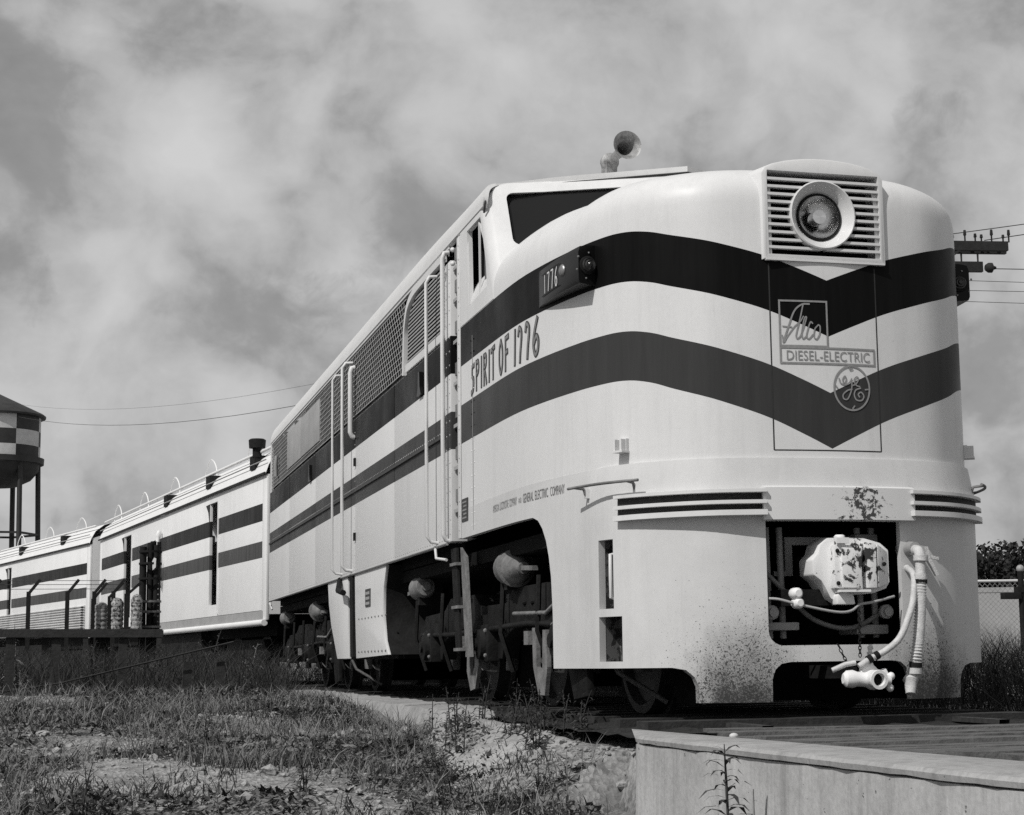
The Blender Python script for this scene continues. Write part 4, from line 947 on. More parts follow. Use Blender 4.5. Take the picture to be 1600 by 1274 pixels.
# broken stone kerb further along the track
kb = tag(empty('broken_kerb'), 'broken pale stone kerb along the track, under the locomotive ladder', 'kerb')
segs = [(2.55, 4.4), (4.43, 6.2), (6.23, 8.1), (8.13, 10.4), (10.43, 13)]
for a, b_ in segs:
    A_ = []; n_ = int((b_-a)/.12)
    for i in range(n_+1):
        y = a+(b_-a)*i/n_; j = .03*fb(y, 1, 3); d = .10*max(0, 1-(y-2.55)/.5)**2
        A_.append([(-2.0+j-.06, y, -.5), (-1.97+j, y, -.02-d), (-1.94+j+d, y, .035-d+.014*fb(y, 2, 5)), (-1.58+.02*fb(y, 8, 4), y, .045-d+.014*fb(y, 6, 5)), (-1.56, y, -.3)])
    g = MB().grid(A_, 0, True); g.f += [tuple(range(5)), tuple(len(g.v)-5+k for k in range(5))]; g.mi += [0, 0]; g.build('kerb_stone', 'slab_stone', kb, 50)
# washed out sand at the broken end
g = MB(); A_ = []
for i in range(27):
    r_ = []
    for j in range(19):
        u, v = i/26, j/18; x = -2.36+.85*v; y = .15+2.6*u
        e = min(u, 1-u, v*.8, 1-v)*5; e = SM(e)
        r_.append((x+.05*fb(x, y, 2), y+.05*fb(y, x, 2), gz(x, y)-.05+e*(.085+.05*SM(u*1.2)*(1-abs(v-.5)))+.02*fb(x, y, 6)*e))
    A_.append(r_)
tag(g.grid(A_).build('sand_bank', 'slab_stone', None, 180, fix=False), 'pale washed out sand between broken kerb and wall', kind='structure')
# plank deck in front of the pilot
deck = tag(empty('plank_deck'), 'low weathered plank deck laid across the track before the pilot', 'deck')
y = -.55
while y > -7:
    w = .15+.1*random.random(); xl = -1.19+.13*random.random()+.5*max(0, (-2.9-y))*(.9 if y < -2.9 else 0); xl = min(xl, 3)
    for x0, x1 in ((xl, xl+1.2+random.random()), (None, 4.6)):
        if x0 is None: x0 = xe+.012
        xe = x1; zz = -.035+.024*random.random(); tlt = .012*(random.random()-.5)
        if x1-x0 > .1: MB().hexa([(x0, y-w, zz-.07), (x1, y-w, zz-.07), (x1, y, zz-.07), (x0, y, zz-.07), (x0+.02*random.random(), y-w+.012, zz+tlt), (x1, y-w+.012, zz-tlt), (x1, y-.008, zz-tlt), (x0+.03*random.random(), y-.008, zz+tlt)]).build('plank', 'timber', deck)
    y -= w+.012

# ================================================================== PASSENGER CARS
def make_car(name, label, P, ang, ln, first):
    c = tag(empty(name, (P[0], P[1], 0), rad(ang)), label, 'railway car', 'passenger cars behind the locomotive')
    wd = 3.0; slots = [(3.62, 4.36), (12.55, 13.6)] if first else [(-.1, .0), (9.0, 9.6)]
    edges = [.3]+[e for s_ in slots for e in s_ if e > .3]+[ln-.3]
    top = 3.55
    for i in range(0, len(edges)-1, 2):
        a, b_ = edges[i], edges[i+1]
        MB().box(0, .06, a, b_, 1.27, top).build('side_panel', 'car_paint', c, bevel=.004)
    for a, b_ in slots:
        if a < .2: continue
        MB().box(0, .06, a, b_, 3.40, top).build('door_lintel', 'car_white', c); MB().box(0, .06, a, b_, 1.27, 1.48).build('door_sill', 'car_white', c)
        MB().box(.35, .4, a-.3, b_+.3, 1.2, 3.6).build('door_recess', 'interior_dark', c)
        MB().prism([(b_, 3.40), (b_+.001, 3.40), (b_+.32, 3.39), (b_+.12, 3.25), (b_+.001, 3.0)], lambda u, v, s_: (-.004+.02*s_, u, v)).build('door_header', 'groove_dark', c)
        MB().prism([(a-.045, 1.3), (a-.003, 1.3), (a-.003, 3.4), (a-.045, 3.4)], lambda u, v, s_: (-.02+.03*s_, u, v)).build('door_jamb', 'car_white', c)
    for a, b_ in ((0, .3), (ln-.3, ln)): MB().box(0, .06, a, b_, 1.1, top).build('corner_post', 'car_white', c, bevel=.02)
    if first:
        MB().tube(catmull([(-.05, 8.9, 2.05), (-.1, 8.92, 2.4), (-.1, 8.95, 2.9), (-.07, 8.95, 3.22)], 14), [.05+.012*math.sin(i*2.1) for i in range(15)], 8).build('grab_post', 'car_white', c, 50)
        MB().tube([(-.06, 8.8, 2.0), (-.13, 8.75, 2.3), (-.09, 8.77, 2.6)], .025, 8).build('grab_hook', 'iron_dark', c, 50)
    # roof with board joints, gutter and pipe rail
    prof = [(-.03, 3.555), (.02, 3.70), (.12, 3.88), (.35, 4.06), (.8, 4.2), (1.5, 4.26)]
    full = prof+[(wd-x, z) for x, z in prof[-2::-1]]
    o = [[(x, y, z) for x, z in full] for y in np.linspace(-.02, ln+.02, 12)]
    MB().grid(o).build('roof', 'car_white', c, 60)
    MB().tube([(-.04, 0, 3.56), (-.04, ln, 3.56)], .022, 6).build('gutter', 'groove_dark', c, 60)
    MB().tube([(.12, -.1, 4.02), (.12, ln, 4.02)], .03, 6).build('roof_pipe', 'car_white', c, 60)
    MB().tube([(.0, .1, 3.80), (.0, ln, 3.80)], .012, 6).build('roof_seam', 'screen_grey', c, 60)
    for s_ in np.arange(2.1, ln, 3.55):
        MB().tube(catmull([(.3, s_-.55, 4.0), (.3, s_-.42, 4.24), (.3, s_, 4.40), (.3, s_+.42, 4.24), (.3, s_+.55, 4.0)], 16), .013, 6).build('roof_hoop', 'car_white', c, 60)
    for s_ in ((1.06, 4.58, 8.71) if first else (3, 8)):
        MB().box(.0, .25, s_-.17, s_+.17, 3.72, 3.96).build('roof_vent', 'rubber', c)
    if first:
        MB().lathe((.06, .95, 3.93), (0, 0, 1), [(0, .08), (.16, .08), (.16, .14), (.30, .15), (.32, .12), (.33, 0)], 18).build('roof_stack', 'rubber', c, 40)
        MB().box(-.01, .08, .2, ln*.55, 1.05, 1.262).build('skirt_channel', 'screen_grey', c)
        MB().tube([(-.01, .05, 1.06), (-.01, ln*.55, 1.06)], .055, 10).build('skirt_pipe', 'car_white', c, 60)
    else:
        for k in range(10): MB().tube([(-.015, .35, 1.32+.068*k), (-.015, ln, 1.32+.068*k)], .03, 6).build('flute', 'fluted_white', c, 60)
        for k in range(9): MB().box(-.055, -.03, .45, .62, 1.36+.068*k, 1.39+.068*k).build('vent_slot', 'iron_dark', c)
    MB().box(wd-.06, wd, 0, ln, 1.2, 3.55).build('far_side', 'car_paint', c)
    for y in (.0, ln-.05): MB().prism([(.06, 1.2), (wd-.06, 1.2), (wd-.06, 3.7), (1.5, 4.2), (.06, 3.7)], lambda u, v, q: (u, y+.05*q, v)).build('end_wall', 'car_white', c)
    MB().prism([(.9, 1.2), (2.1, 1.2), (2.1, 3.4), (1.8, 3.6), (1.2, 3.6), (.9, 3.4)], lambda u, v, q: (u, -.45+.45*q, v)).build('diaphragm', 'rubber', c)
    MB().box(.3, 2.7, .4, ln-.4, .85, 1.2).build('underframe', 'interior_dark', c)
    MB().box(.12, 2.9, 5.5, ln-5.0, .5, 1.0).build('battery_box', 'iron_dark', c)
    for yc in (2.6, ln-2.6):
        for x in (.35, 2.65):
            MB().prism([(yc-1.6, .55), (yc-1.3, .8), (yc+1.3, .8), (yc+1.6, .55), (yc+1.3, .42), (yc+.5, .4), (yc-.5, .4), (yc-1.3, .42)], lambda u, v, q: (x-.06+.12*q, u, v)).build('truck_frame', 'iron_dark', c)
            for dy in (-1.1, 1.1): MB().lathe((x+(.12 if x < 1 else -.12), yc+dy, .45), (1, 0, 0), [(-.06, .0), (-.06, .45), (.06, .43), (.06, 0)], 24, caps=False).build('wheel', 'rail_steel', c, 40)
    return c
make_car('passenger_car', 'white banded passenger car with two dark open doorways, coupled behind the locomotive', (-1.5, 19.7), 8.3, 17.1, True)
make_car('passenger_car', 'far white passenger car with fluted lower side, at the left edge of the picture', (-4.2, 37.9), 14.3, 18.5, False)

# ================================================================== WATER TOWER, POLE, WIRES
wt = tag(empty('water_tower', (-10.9, 136, -.5)), 'water tower with chequered dark and white tank, standing behind the passenger cars', 'water tower')
R = 3.45; z0, z1 = 16.9, 20.5
nseg = 8
for k in range(nseg):
    a0, a1 = 2*math.pi*k/nseg-1.07, 2*math.pi*(k+1)/nseg-1.07
    for r_ in range(3):
        za_, zb_ = z0+(z1-z0)*r_/3, z0+(z1-z0)*(r_+1)/3
        o = [[(R*math.cos(a), R*math.sin(a), z) for z in (za_, zb_)] for a in np.linspace(a0, a1, 5)]
        MB().grid(o).build('tank_plate', 'tower_white' if (k+r_) % 2 else 'tower_dark', wt, 60)
MB().lathe((0, 0, 0), (0, 0, 1), [(20.45, R+.35), (20.6, R+.38), (20.75, R+.2), (22.5, 0)], 36).build('tank_roof', 'tower_dark', wt, 30)
MB().lathe((0, 0, 0), (0, 0, 1), [(z0, R), (16.2, R*.97), (15.5, R*.8), (15.0, R*.5), (14.85, .3), (0.2, .25)], 30).build('tank_bowl', 'tower_dark', wt, 40)
MB().lathe((0, 0, 0), (0, 0, 1), [(16.75, R), (16.75, R+.3), (16.85, R+.3), (17.2, R+.32), (17.2, R+.28), (16.9, R+.2)], 30, caps=False).build('balcony', 'tower_dark', wt, 30)
for k in range(6):
    a = math.pi/3*k+.12; c, s_ = math.cos(a), math.sin(a)
    MB().tube([(c*(R-.15), s_*(R-.15), 17), (c*(R+.25), s_*(R+.25), 0)], .2, 8).build('tower_leg', 'tower_dark', wt, 60)
    a2 = a+math.pi/3
    for z in (11.2, 9.7, 5): 
        rr_ = R+.05; MB().bar((c*rr_, s_*rr_, z), (math.cos(a2)*rr_, math.sin(a2)*rr_, z), .16, .16).build('tower_brace', 'tower_dark', wt)
pole = tag(empty('utility_pole', (14.55, 26.6, 0)), 'dark wooden utility pole with two crossarms and insulators, behind the locomotive nose', 'utility pole')
MB().tube([(0, 0, -.3), (0, 0, 6), (.0, 0, 10.4)], [.17, .14, .11], 12).build('pole_shaft', 'pole_wood', pole, 60)
ca = Vector((1, -.16, 0)).normalized()
for dy in (-.16, .16): MB().bar(Vector((0, dy, 9.85))-ca*1.35, Vector((0, dy, 9.85))+ca*(2.0-.12*(dy < 0)), .12, .22).build('crossarm', 'pole_wood', pole)
MB().bar(Vector((0, -.14, 9.35))-ca*.8, Vector((0, -.14, 9.35))+ca*1.25, .12, .24).build('crossarm', 'pole_wood', pole)
for u, h in ((.55, .16), (.85, .28), (1.1, .2), (1.25, .18), (1.5, .3), (1.78, .18), (1.92, .3), (-.4, .3), (-.9, .3), (-1.25, .3)):
    MB().lathe(Vector((0, -.16, 9.95))+ca*u, (0, 0, 1), [(0, .02), (h*.5, .02), (h*.6, .04), (h, .03)], 8).build('insulator', 'pole_wood', pole, 50)
for u in (.75, 1.15): MB().lathe(Vector((0, -.14, 9.45))+ca*u, (0, 0, 1), [(0, .02), (.24, .025)], 8).build('insulator', 'pole_wood', pole, 50)
MB().bar((0, -.2, 9.2), Vector((0, -.2, 9.75))+ca*.7, .03, .05).build('arm_brace', 'pole_wood', pole)
MB().lathe(Vector((0, -.3, 9.3))+ca*1.3, ca, [(-.06, .07), (0, .11), (.02, .12), (.1, .12), (.14, .05), (.2, .03)], 16).build('strain_insulator', 'pole_wood', pole, 40)
def wire(name, label, p, q, sag, r=.012, grp='overhead wires'):
    p, q = Vector(p), Vector(q); P = [p.lerp(q, u)-Vector((0, 0, sag*4*u*(1-u))) for u in np.linspace(0, 1, 22)]
    tag(MB().tube(P, r, 5).build(name, 'wire', None, 60), label, 'wire', grp)
wire('overhead_wire', 'lower of two thin wires sagging across the sky behind the passenger car', (-9.4, 134, 19.9), (14.0, 27.0, 10.1), 2.2, .014, 'wires across the sky')
wire('overhead_wire', 'upper of two thin wires sagging across the sky behind the passenger car', (-9.6, 134, 20.9), (14.5, 27.0, 10.6), 2.0, .007, 'wires across the sky')
pe = (14.55, 26.6)
for i, (u, z, dz) in enumerate(((.0, 10.05, .32), (1.3, 9.98, .35), (1.45, 9.30, -.02), (.35, 9.02, -.05), (.35, 8.78, -.03), (.35, 8.52, -.05))):
    nm = ('topmost', 'second', 'third', 'fourth', 'fifth', 'lowest')[i]
    a = Vector((pe[0], pe[1]-.2, z))+ca*u; wire('service_wire', nm+' thin wire running right from the utility pole', a, a+Vector((22, -6.5, dz*12)), .3 if i < 2 else .15, .011 if i < 3 else .007, 'wires right of the pole')

# ================================================================== FENCES AND CLUTTER
cf = tag(empty('chain_link_fence', (0, 0, 0)), 'chain link fence with pale top rail, right of the locomotive nose', 'fence')
fa, fbp = Vector((12.5, 26.6, 0)), Vector((30, 22.2, 0)); fd = (fbp-fa).normalized(); fl = (fbp-fa).length
MB().tube([fa+Vector((0, 0, 1.98)), fbp+Vector((0, 0, 1.98))], .03, 8).build('top_rail', 'tower_white', cf, 60)
MB().tube([fa+Vector((0, 0, 1.72)), fbp+Vector((0, 0, 1.72))], .012, 6).build('tension_wire', 'galvanised', cf, 60)
for k in range(8): 
    p = fa+fd*(fl*k/7); MB().tube([p+Vector((0, 0, -.1)), p+Vector((0, 0, 2.05))], .035, 8).build('fence_post', 'galvanised', cf, 60)
g = MB(); 
for sg in (-1, 1):
    for u in np.arange(-1.7, fl+1.7, .115):
        p = fa+fd*max(0, min(fl, u)); z_a = .25; q_u = u+sg*1.7; 
        u0, u1, za_, zb_ = u, q_u, .25, 1.95
        if u1 < 0 or u1 > fl or u0 < 0 or u0 > fl: continue
        a_, b_ = fa+fd*u0+Vector((0, 0, za_)), fa+fd*u1+Vector((0, 0, zb_)); off = Vector((0, .006*sg, 0)); w_ = Vector((0, 0, .006))
        g.add([a_+off-w_, b_+off-w_, b_+off+w_, a_+off+w_], [(0, 1, 2, 3)])
tag(g.build('wire_mesh', 'galvanised', cf), kind='stuff')
pw = tag(MB().hexa([(11, 33, -.2), (46, 25, -.2), (46, 25.4, -.2), (11, 33.4, -.2), (11, 33, 2.05), (46, 25, 2.05), (46, 25.4, 2.05), (11, 33.4, 2.05)]).build('low_wall', 'pale_wall'), 'low pale wall seen through the chain link fence', 'wall')
gp = tag(empty('gate_post', (13.52, 21.3, 0)), 'dark gate post with round cap and latch box, before the chain link fence', 'post')
MB().tube([(0, 0, -.2), (0, 0, 1.98)], .06, 10).build('post', 'iron_dark', gp, 60); MB().ball((0, 0, 2.02), .08, 10, 8).build('post_cap', 'rust_paint', gp, 60)
MB().box(-.42, -.05, -.1, .1, 1.42, 1.55).build('latch_box', 'iron_dark', gp, bevel=.02); MB().box(-.12, .1, -.08, .08, 1.55, 1.66).build('latch_bracket', 'iron_dark', gp)
# low dark rail fence across the yard at lower left
rf = tag(empty('rail_fence', (-4.5, 9, 0)), 'low dark wooden rail fence in the weeds at lower left', 'fence')
for x in (-5.95, -5.2, -4.75, -4.08, -3.42, -3.08): 
    h = .76 if x < -3.9 else .42; MB().obox((x+4.5, 0, h/2-.15), ((1, .05, 0), (0, 1, 0), (.02, 0, 1)), (.045, .045, h/2+.15)).build('fence_post', 'dark_wood', rf)
MB().bar((-1.6, -.06, .745), (.82, -.06, .72), .05, .085).build('fence_rail', 'dark_wood', rf); MB().bar((-1.4, -.06, .115), (1.95, -.06, .09), .05, .075).build('fence_rail', 'dark_wood', rf)
MB().tube([(-1.6, -.14, .03), (-.2, -.14, .22), (1.55, -.14, .62)], .010, 6).build('leaning_pole', 'dark_wood', rf, 60)
# yard fence with slanted arms in front of the far car
yf_ = tag(empty('yard_fence', (-4.8, 27.6, 0)), 'dark yard fence of tall posts with slanted top arms, before the far car', 'fence')
for x in (-.67, .09, .62, 1.0, -1.43, -2.2):
    MB().bar((x, 0, -.2), (x, 0, 1.9), .085, .085).build('fence_post', 'iron_dark', yf_); MB().bar((x, 0, 1.86), (x+.22, -.05, 2.14), .06, .05).build('slanted_arm', 'iron_dark', yf_)
for z, dx in ((1.95, .07), (2.04, .14), (2.12, .21)): MB().tube([(-2.3+dx, -.03, z), (1.05+dx, -.03, z)], .006, 5).build('barbed_wire', 'wire', yf_, 60)
MB().bar((-2.3, 0, 1.06), (1.9, 0, 1.03), .07, .12).build('fence_rail', 'iron_dark', yf_)
# tall dark pipe stand and ribbed drums beside the first car
ps = tag(empty('pipe_stand', (-3.36, 20.3, 0)), 'tall dark bundle of upright pipes with clamp bands, beside the white passenger car', 'pipe stand')
for i, (x, y, h, r) in enumerate(((-.12, 0, 2.35, .06), (0, .03, 2.42, .055), (.1, -.02, 2.38, .05), (.05, .12, 2.45, .05), (.14, .08, 2.44, .035))): MB().tube([(x, y, -.2), (x, y, h)], r, 9).build('pipe', 'rubber', ps, 60)
for z in (1.0, 1.25, 1.42, 1.8, 2.05, 2.25): MB().lathe((0, .02, z), (0, 0, 1), [(0, .15), (.0, .19), (.035, .19), (.035, .15)], 16, caps=False).build('clamp_band', 'truck_grey' if z < 1.5 else 'iron_dark', ps, 40)
for z in np.arange(1.1, 1.75, .09): MB().ball((.13, -.1, z), .014, 6, 4).build('bolt', 'truck_grey', ps)
MB().prism([(.03, 1.95), (.08, 2.0), (.085, 2.15), (.05, 2.16), (.02, 2.1)], lambda u, v, q: (u, -.16+.02*q, v)).build('paper_tag', 'car_white', ps)
def drum(x, y, h, r, mt_, label, top):
    d = tag(empty('ribbed_drum', (x, y, .96)), label, 'drum', 'ribbed drums by the passenger car')
    P = [(-.1, r)]
    for z in np.arange(.0, h, .075): P += [(z, r), (z+.02, r*1.1), (z+.05, r*1.1), (z+.07, r)]
    MB().lathe((0, 0, 0), (0, 0, 1), P+[(h, r*.9), (h+.04, r*.4), (h+.05, 0)], 16, caps=False).build('drum_body', mt_, d, 40)
    MB().lathe((0, 0, h), (0, 0, 1), [(0, r*1.12), (.05, r*1.12), (top*.6, r*.7), (top*.6+.02, 0)], 16, caps=False).build('drum_lid', mt_, d, 40)
plat = tag(empty('low_stage', (-3.9, 20.15, 0)), 'low dark board stage under the ribbed drums', 'stage')
MB().box(-.55, .75, -.35, .4, .86, .95).build('stage_top', 'dark_wood', plat)
for i in range(3): MB().box(-.52+.58*i, -.44+.58*i, -.33, -.26, -.2, .86).build('leg', 'dark_wood', plat)
drum(-4.14, 20.2, .36, .095, 'rust_paint', 'darkest, leftmost of three ribbed drums beside the passenger car', .16)
drum(-3.9, 20.1, .40, .105, 'worn_white', 'white middle one of three ribbed drums beside the passenger car', .2)
drum(-3.58, 20.0, .44, .085, 'worn_white', 'ribbed drum next to the dark upright pipes', .22)
for i, (x, t_) in enumerate(((-4.28, 'leftmost thin dark stake between the ribbed drums'), (-4.02, 'middle thin dark stake between the ribbed drums'), (-3.74, 'thick dark stake left of the upright pipes'))):
    s_ = tag(empty('stake', (x, 20.05, 0)), t_, 'stake', 'stakes among the drums')
    MB().bar((0, 0, -.2), (0, 0, 1.48+.04*i), .05+.03*(i == 2), .06).build('stake_post', 'iron_dark', s_); MB().bar((0, 0, 1.46+.04*i), (.22, -.03, 1.74), .04, .04).build('slanted_arm', 'iron_dark', s_)

# ================================================================== TREES
def make_tree(x, y, h, rad_, label, seed, nl=3200):
    rnd = random.Random(seed); t_ = tag(empty('tree', (x, y, gz(x, y)-.1)), label, 'tree', 'trees beyond the fence')
    MB().tube([(0, 0, 0), (.1, 0, h*.3), (.0, .1, h*.75)], [.035*h, .028*h, .008*h], 9).build('trunk', 'bark', t_, 60)
    cl = []
    for k in range(16):
        a = rnd.random()*6.28; q = rnd.random()**.6*rad_*.75; zz = h*(.34+.58*rnd.random()); q *= 1-.5*max(0, (zz/h-.6)/.4)
        cl.append((Vector((q*math.cos(a), q*math.sin(a), zz)), rad_*(.26+.22*rnd.random())))
        MB().tube([(0, 0, h*(.25+.3*rnd.random())), (q*.6*math.cos(a), q*.6*math.sin(a), zz*.85), (q*math.cos(a), q*math.sin(a), zz)], [.012*h, .007*h, .003*h], 5).build('limb', 'bark', t_, 60)
    g = MB(); s0 = .10+.012*h
    for k in range(nl):
        c, r_ = rnd.choice(cl); d = Vector((rnd.gauss(0, 1), rnd.gauss(0, 1), rnd.gauss(0, 1))).normalized()*r_*(.55+.5*rnd.random()**.6)
        p = c+Vector((d.x, d.y, d.z*.8)); n_ = Vector((rnd.gauss(0, 1), rnd.gauss(0, 1), rnd.gauss(.5, 1))).normalized(); a = n_.orthogonal().normalized(); b_ = n_.cross(a); s_ = s0*(.6+.8*rnd.random())
        g.add([p-a*s_, p+b_*s_*.5, p+a*s_, p-b_*s_*.5], [(0, 1, 2, 3)])
    g.build('crown', 'tree_leaf', t_, None, False)
TD = ['broad dark tree just right of the locomotive nose', 'low dark tree right of the nose, second from it', 'dark round tree at the right edge of the picture', 'tall dark tree at the right edge, behind the gate post']
for i, (x, y, h, r_) in enumerate(((32.4, 63, 4.9, 3.0), (35.6, 62, 4.6, 2.6), (38.0, 61, 5.5, 2.6), (36.8, 66, 5.0, 2.8))): make_tree(x, y, h, r_, TD[i], 20+i)

rs = np.random.RandomState(31); V = []; F = []
for k in range(16000):  # far wood on the horizon
    az = rs.uniform(-1.25, 1.45); dd = 170+25*rs.rand(); h_ = 4.2+2.2*fb(az*14, 2, 1.3, 4)+1.2*fb(az*60, 5, 1, 3); zz = h_*rs.rand()**.7; l = .35+.4*rs.rand()
    p = np.array([dd*math.sin(az), dd*math.cos(az), zz-.2]); a_ = rs.uniform(0, 6.28); c_ = np.array([math.cos(az), -math.sin(az), 0]); u_ = np.array([.3*math.sin(a_), .3*math.cos(a_), 1.])
    d_ = (c_*math.cos(a_)+u_*math.sin(a_))*l; q_ = (u_*math.cos(a_)-c_*math.sin(a_))*l*.7; o = len(V)
    V += [tuple(p-d_), tuple(p+q_), tuple(p+d_), tuple(p-q_)]; F.append((o, o+1, o+2, o+3))
me = bpy.data.meshes.new('far_wood'); me.from_pydata(V, [], F); me.materials.append(MAT['tree_leaf']); tag(link('far_wood', me), 'far dark wood along the horizon', 'wood', None, 'stuff')

# ================================================================== WEEDS, GRASS, STONES
def weed(x, y, h, label, mat_='weed_leaf', seed=0, nleaf=22, ll=.13, lean=.1, grp=None, stems=1, z=None):
    rnd = random.Random(seed); w = tag(empty('weed', (x, y, gz(x, y) if z is None else z)), label, 'weed', grp)
    for s_ in range(stems):
        ox, oy = (0, 0) if stems == 1 else (rnd.uniform(-.16, .16)*h, rnd.uniform(-.16, .16)*h); hh = h*(1 if s_ == 0 else rnd.uniform(.5, .95)); lx, ly = rnd.uniform(-lean, lean)*hh, rnd.uniform(-lean, lean)*hh
        f = lambda u: Vector((ox+lx*u*u, oy+ly*u*u, hh*u-.03))
        MB().tube([f(u) for u in np.linspace(0, 1, 6)], [.009*hh+.002]*3+[.007*hh+.001]*2+[.002], 5).build('stem', mat_, w, 60)
        g = MB()
        for k in range(nleaf):
            u = .12+.86*k/nleaf; p = f(u); a = k*2.4+rnd.random()*.6; l = ll*(1.15-.75*u)*rnd.uniform(.75, 1.2); d = Vector((math.cos(a), math.sin(a), rnd.uniform(.0, .5))); d.normalize()
            sd = Vector((-math.sin(a), math.cos(a), 0))*l*.1; m_ = p+d*l*.35+Vector((0, 0, l*.06)); m2 = p+d*l*.7+Vector((0, 0, -l*.02)); e = p+d*l-Vector((0, 0, l*.3))
            g.add([p, m_-sd, m_+sd, m2-sd*.8, m2+sd*.8, e], [(0, 1, 2), (1, 3, 4, 2), (3, 5, 4)])
        if nleaf: g.build('leaves', mat_, w, None, False)
    return w
def at_px(px, py, z):
    v = _r*((px-CCX)/CF)-_u*((py-CCY)/CF)+_w; k = (z-CT.z)/v.z; return CT+v*k
weed(-1.98, -3.2, .07-gz(-1.98, -3.2), 'tall leafy weed standing against the concrete wall', 'weed_leaf', 3, 70, .2, .03)
weed(-1.96, -3.42, -.1-gz(-1.96, -3.42), 'small wispy weed right of the tall weed by the wall', 'weed_pale', 5, 16, .08, .1)
spots = [(-2.9, -1.2, .30), (-3.35, -.4, .34), (-3.9, -1.5, .28), (-2.55, -.3, .30), (-4.5, -.6, .32), (-2.35, 1.2, .30), (-2.2, -1.35, .36), (-2.15, -.8, .26), (-3.1, 1.1, .26), (-2.6, 2.4, .30), (-3.7, 2.4, .3), (-4.6, 3.3, .3), (-2.75, 3.9, .34), (-5.0, 5.2, .34), (-3.2, 5.5, .3)]
for i, (x, y, h) in enumerate(spots): weed(x, y, h, 'scruffy grey weed growing in the stony ground at lower left', random.choice(['weed_pale', 'weed_leaf']), 40+i, 18, .11, .2, 'weeds on the stony ground', 3)
for i in range(26):
    x, y = random.uniform(-2.2, -1.35), random.uniform(.2, 2.6); weed(x, y, random.uniform(.2, .42), 'dark weed in the shade below the nose skirt', 'weed_leaf', 80+i, 18, .12, .2, 'weeds below the skirt', 2)
for i in range(24):
    x, y = random.uniform(-7.0, -2.3), random.uniform(9.3, 17); weed(x, y, random.uniform(.4, .85), 'dark bushy weed along the low rail fence at lower left', 'weed_leaf' if i % 3 else 'weed_pale', 120+i, 22, .2, .2, 'weeds along the rail fence', 4)
for i in range(30):
    x, y = random.uniform(2.0, 9), random.uniform(1.0, 22); weed(x, y, random.uniform(.45, .8), 'dark weed in the shadow right of the locomotive', 'weed_leaf', 160+i, 22, .2, .2, 'weeds right of the locomotive', 4)
def grass(name, label, mat_, n, xr, yr, hr, keep, seed):
    rs = np.random.RandomState(seed); V = []; F = []
    c = 0
    while c < n:
        x, y = rs.uniform(*xr), rs.uniform(*yr)
        if not keep(x, y, rs): c += .25; continue
        z = gz(x, y)-.01; h = rs.uniform(*hr); a = rs.uniform(0, 6.28); w = .0018+.0035*rs.rand(); lx, ly = rs.normal(0, .6, 2)*h; o = len(V)
        ca_, sa_ = math.cos(a)*w, math.sin(a)*w
        V += [(x-ca_, y-sa_, z), (x+ca_, y+sa_, z), (x+lx*.4+ca_*.7, y+ly*.4+sa_*.7, z+h*.6), (x+lx*.4-ca_*.7, y+ly*.4-sa_*.7, z+h*.6), (x+lx, y+ly, z+h)]
        F += [(o, o+1, o+2, o+3), (o+3, o+2, o+4)]; c += 1
    me = bpy.data.meshes.new(name); me.from_pydata(V, [], F); me.materials.append(MAT[mat_]); tag(link(name, me), label, 'grass', None, 'stuff')
den = lambda s, th: (lambda x, y, rs: fb(x, y, s, 3)+rs.normal(0, .12) > th and x < -1.75 and not (-2.15 < x and -9 < y < -1.2) and not (-2.1 < x and y > 2.4))
grass('dry_grass', 'thin dry grass tufts over the stony ground', 'grass_dry', 20000, (-7.5, -1.8), (-3.5, 8), (.04, .20), den(1.1, .05), 1)
grass('dark_grass', 'dark grass patches over the stony ground', 'grass_dark', 22000, (-7.5, -1.8), (-3.5, 9), (.03, .12), (lambda x, y, rs: fb(x+31, y, 1.0, 3)+rs.normal(0, .12) > .05 and x < -1.9 and not (-2.15 < x and y < -1.2) and not (-2.1 < x and y > 2.4)), 2)
grass('tall_grass', 'tall dark grass along the low fence', 'grass_dark', 30000, (-9, -1.75), (8.6, 24), (.18, .62), lambda x, y, rs: (y > 9.5 or rs.rand() < (y-8.6)) and (x < -2.2 or y > 13.2), 3)
grass('shade_grass', 'dark grass in the shadow of the locomotive', 'grass_dark', 30000, (1.7, 10), (-1, 30), (.3, .75), lambda x, y, rs: x < 4.2 or rs.rand() < .25, 4)
rs = np.random.RandomState(9); V = []; F = []
COVER = {'weed_pale': ([], []), 'grass_dark': ([], [])}
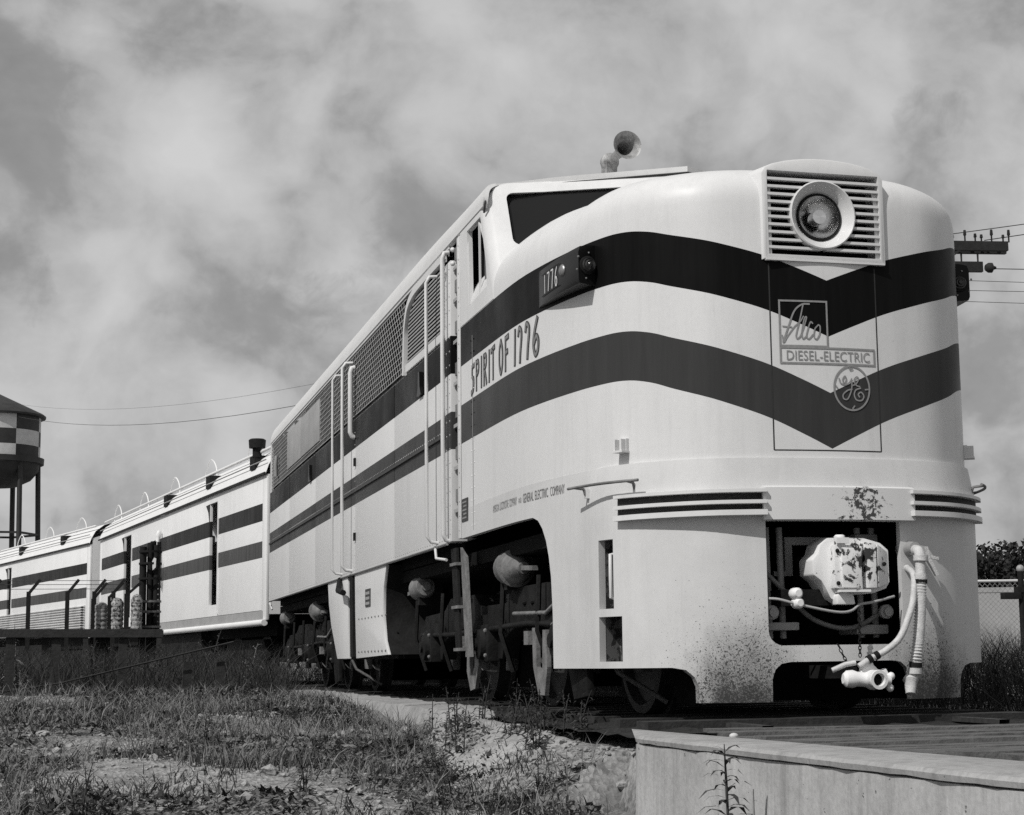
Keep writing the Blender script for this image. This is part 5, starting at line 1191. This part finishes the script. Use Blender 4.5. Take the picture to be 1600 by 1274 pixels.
for k in range(90000):  # low leafy ground cover
    x, y = rs.uniform(-7.5, -1.9), rs.uniform(-3.6, 9)
    if fb(x+17, y-4, .75, 3)+rs.normal(0, .1) < -.02 or (-2.15 < x and (y < -1.2 or y > 2.4)): continue
    V, F = COVER['weed_pale' if fb(x-9, y+3, 1.6, 2)+rs.normal(0, .25) > .05 else 'grass_dark']
    z = gz(x, y)+(.02+.10*max(0, fb(x+17, y-4, .75, 3)))*rs.rand(); a = rs.uniform(0, 6.28); l = .012+.02*rs.rand(); tl_ = rs.normal(0, .5); o = len(V)
    d = np.array([math.cos(a), math.sin(a), tl_])*l; q = np.array([-math.sin(a), math.cos(a), rs.normal(0, .4)])*l*.45; p = np.array([x, y, z+.008])
    V += [tuple(p-d), tuple(p+q), tuple(p+d), tuple(p-q)]; F.append((o, o+1, o+2, o+3))
for k_, lb in (('weed_pale', 'pale low leafy ground cover between the stones'), ('grass_dark', 'dark low leafy ground cover between the stones')):
    me = bpy.data.meshes.new('ground_cover'); me.from_pydata(*[COVER[k_][0], [], COVER[k_][1]]); me.materials.append(MAT[k_]); tag(link('ground_cover', me), lb, 'ground cover', None, 'stuff')
grass('far_grass', 'dark grass beyond the passenger cars', 'grass_dark', 9000, (-7, 9), (24, 46), (.3, .75), lambda x, y, rs: True, 6)
# scattered stones, joined
rs = np.random.RandomState(5); base = []
bmk = bmesh.new(); bmesh.ops.create_icosphere(bmk, subdivisions=1, radius=1); iv = np.array([v.co[:] for v in bmk.verts]); ifc = [tuple(v.index for v in f.verts) for f in bmk.faces]; bmk.free()
V = []; F = []
for k in range(11000):
    x, y = (rs.uniform(-7, -1.75), rs.uniform(-3.5, 8)) if k < 9800 else (rs.normal(-2.05, .22), rs.uniform(-1.3, 2.6))
    if -2.1 < x and (y > 2.4 or y < -1.1): continue
    if fb(x+11, y, .8, 3) < -.12 and k % 3: continue
    s_ = .006+.018*rs.rand()**3+(.03 if rs.rand() > .985 else 0); q = iv*(s_*np.array([1+.5*rs.rand(), 1+.5*rs.rand(), .6+.3*rs.rand()]))*(1+.22*rs.randn(len(iv), 1)); a = rs.uniform(0, 6.28); ca_, sa_ = math.cos(a), math.sin(a)
    z = gz(x, y); o = len(V); V += [(x+p[0]*ca_-p[1]*sa_, y+p[0]*sa_+p[1]*ca_, z+p[2]+s_*.2) for p in q]; F += [(a_+o, b_+o, c_+o) for a_, b_, c_ in ifc]
me = bpy.data.meshes.new('gravel'); me.from_pydata(V, [], F); me.materials.append(MAT['stone']); tag(link('gravel', me), 'loose pale stones scattered over the ground', 'gravel', None, 'stuff')
st = tag(MB().ball((-1.44, -1.86, .008), .02, 9, 6, (1.2, .9, .75)).build('pebble', 'tower_white', None, 60), 'single white pebble lying on the concrete wall top', 'pebble')
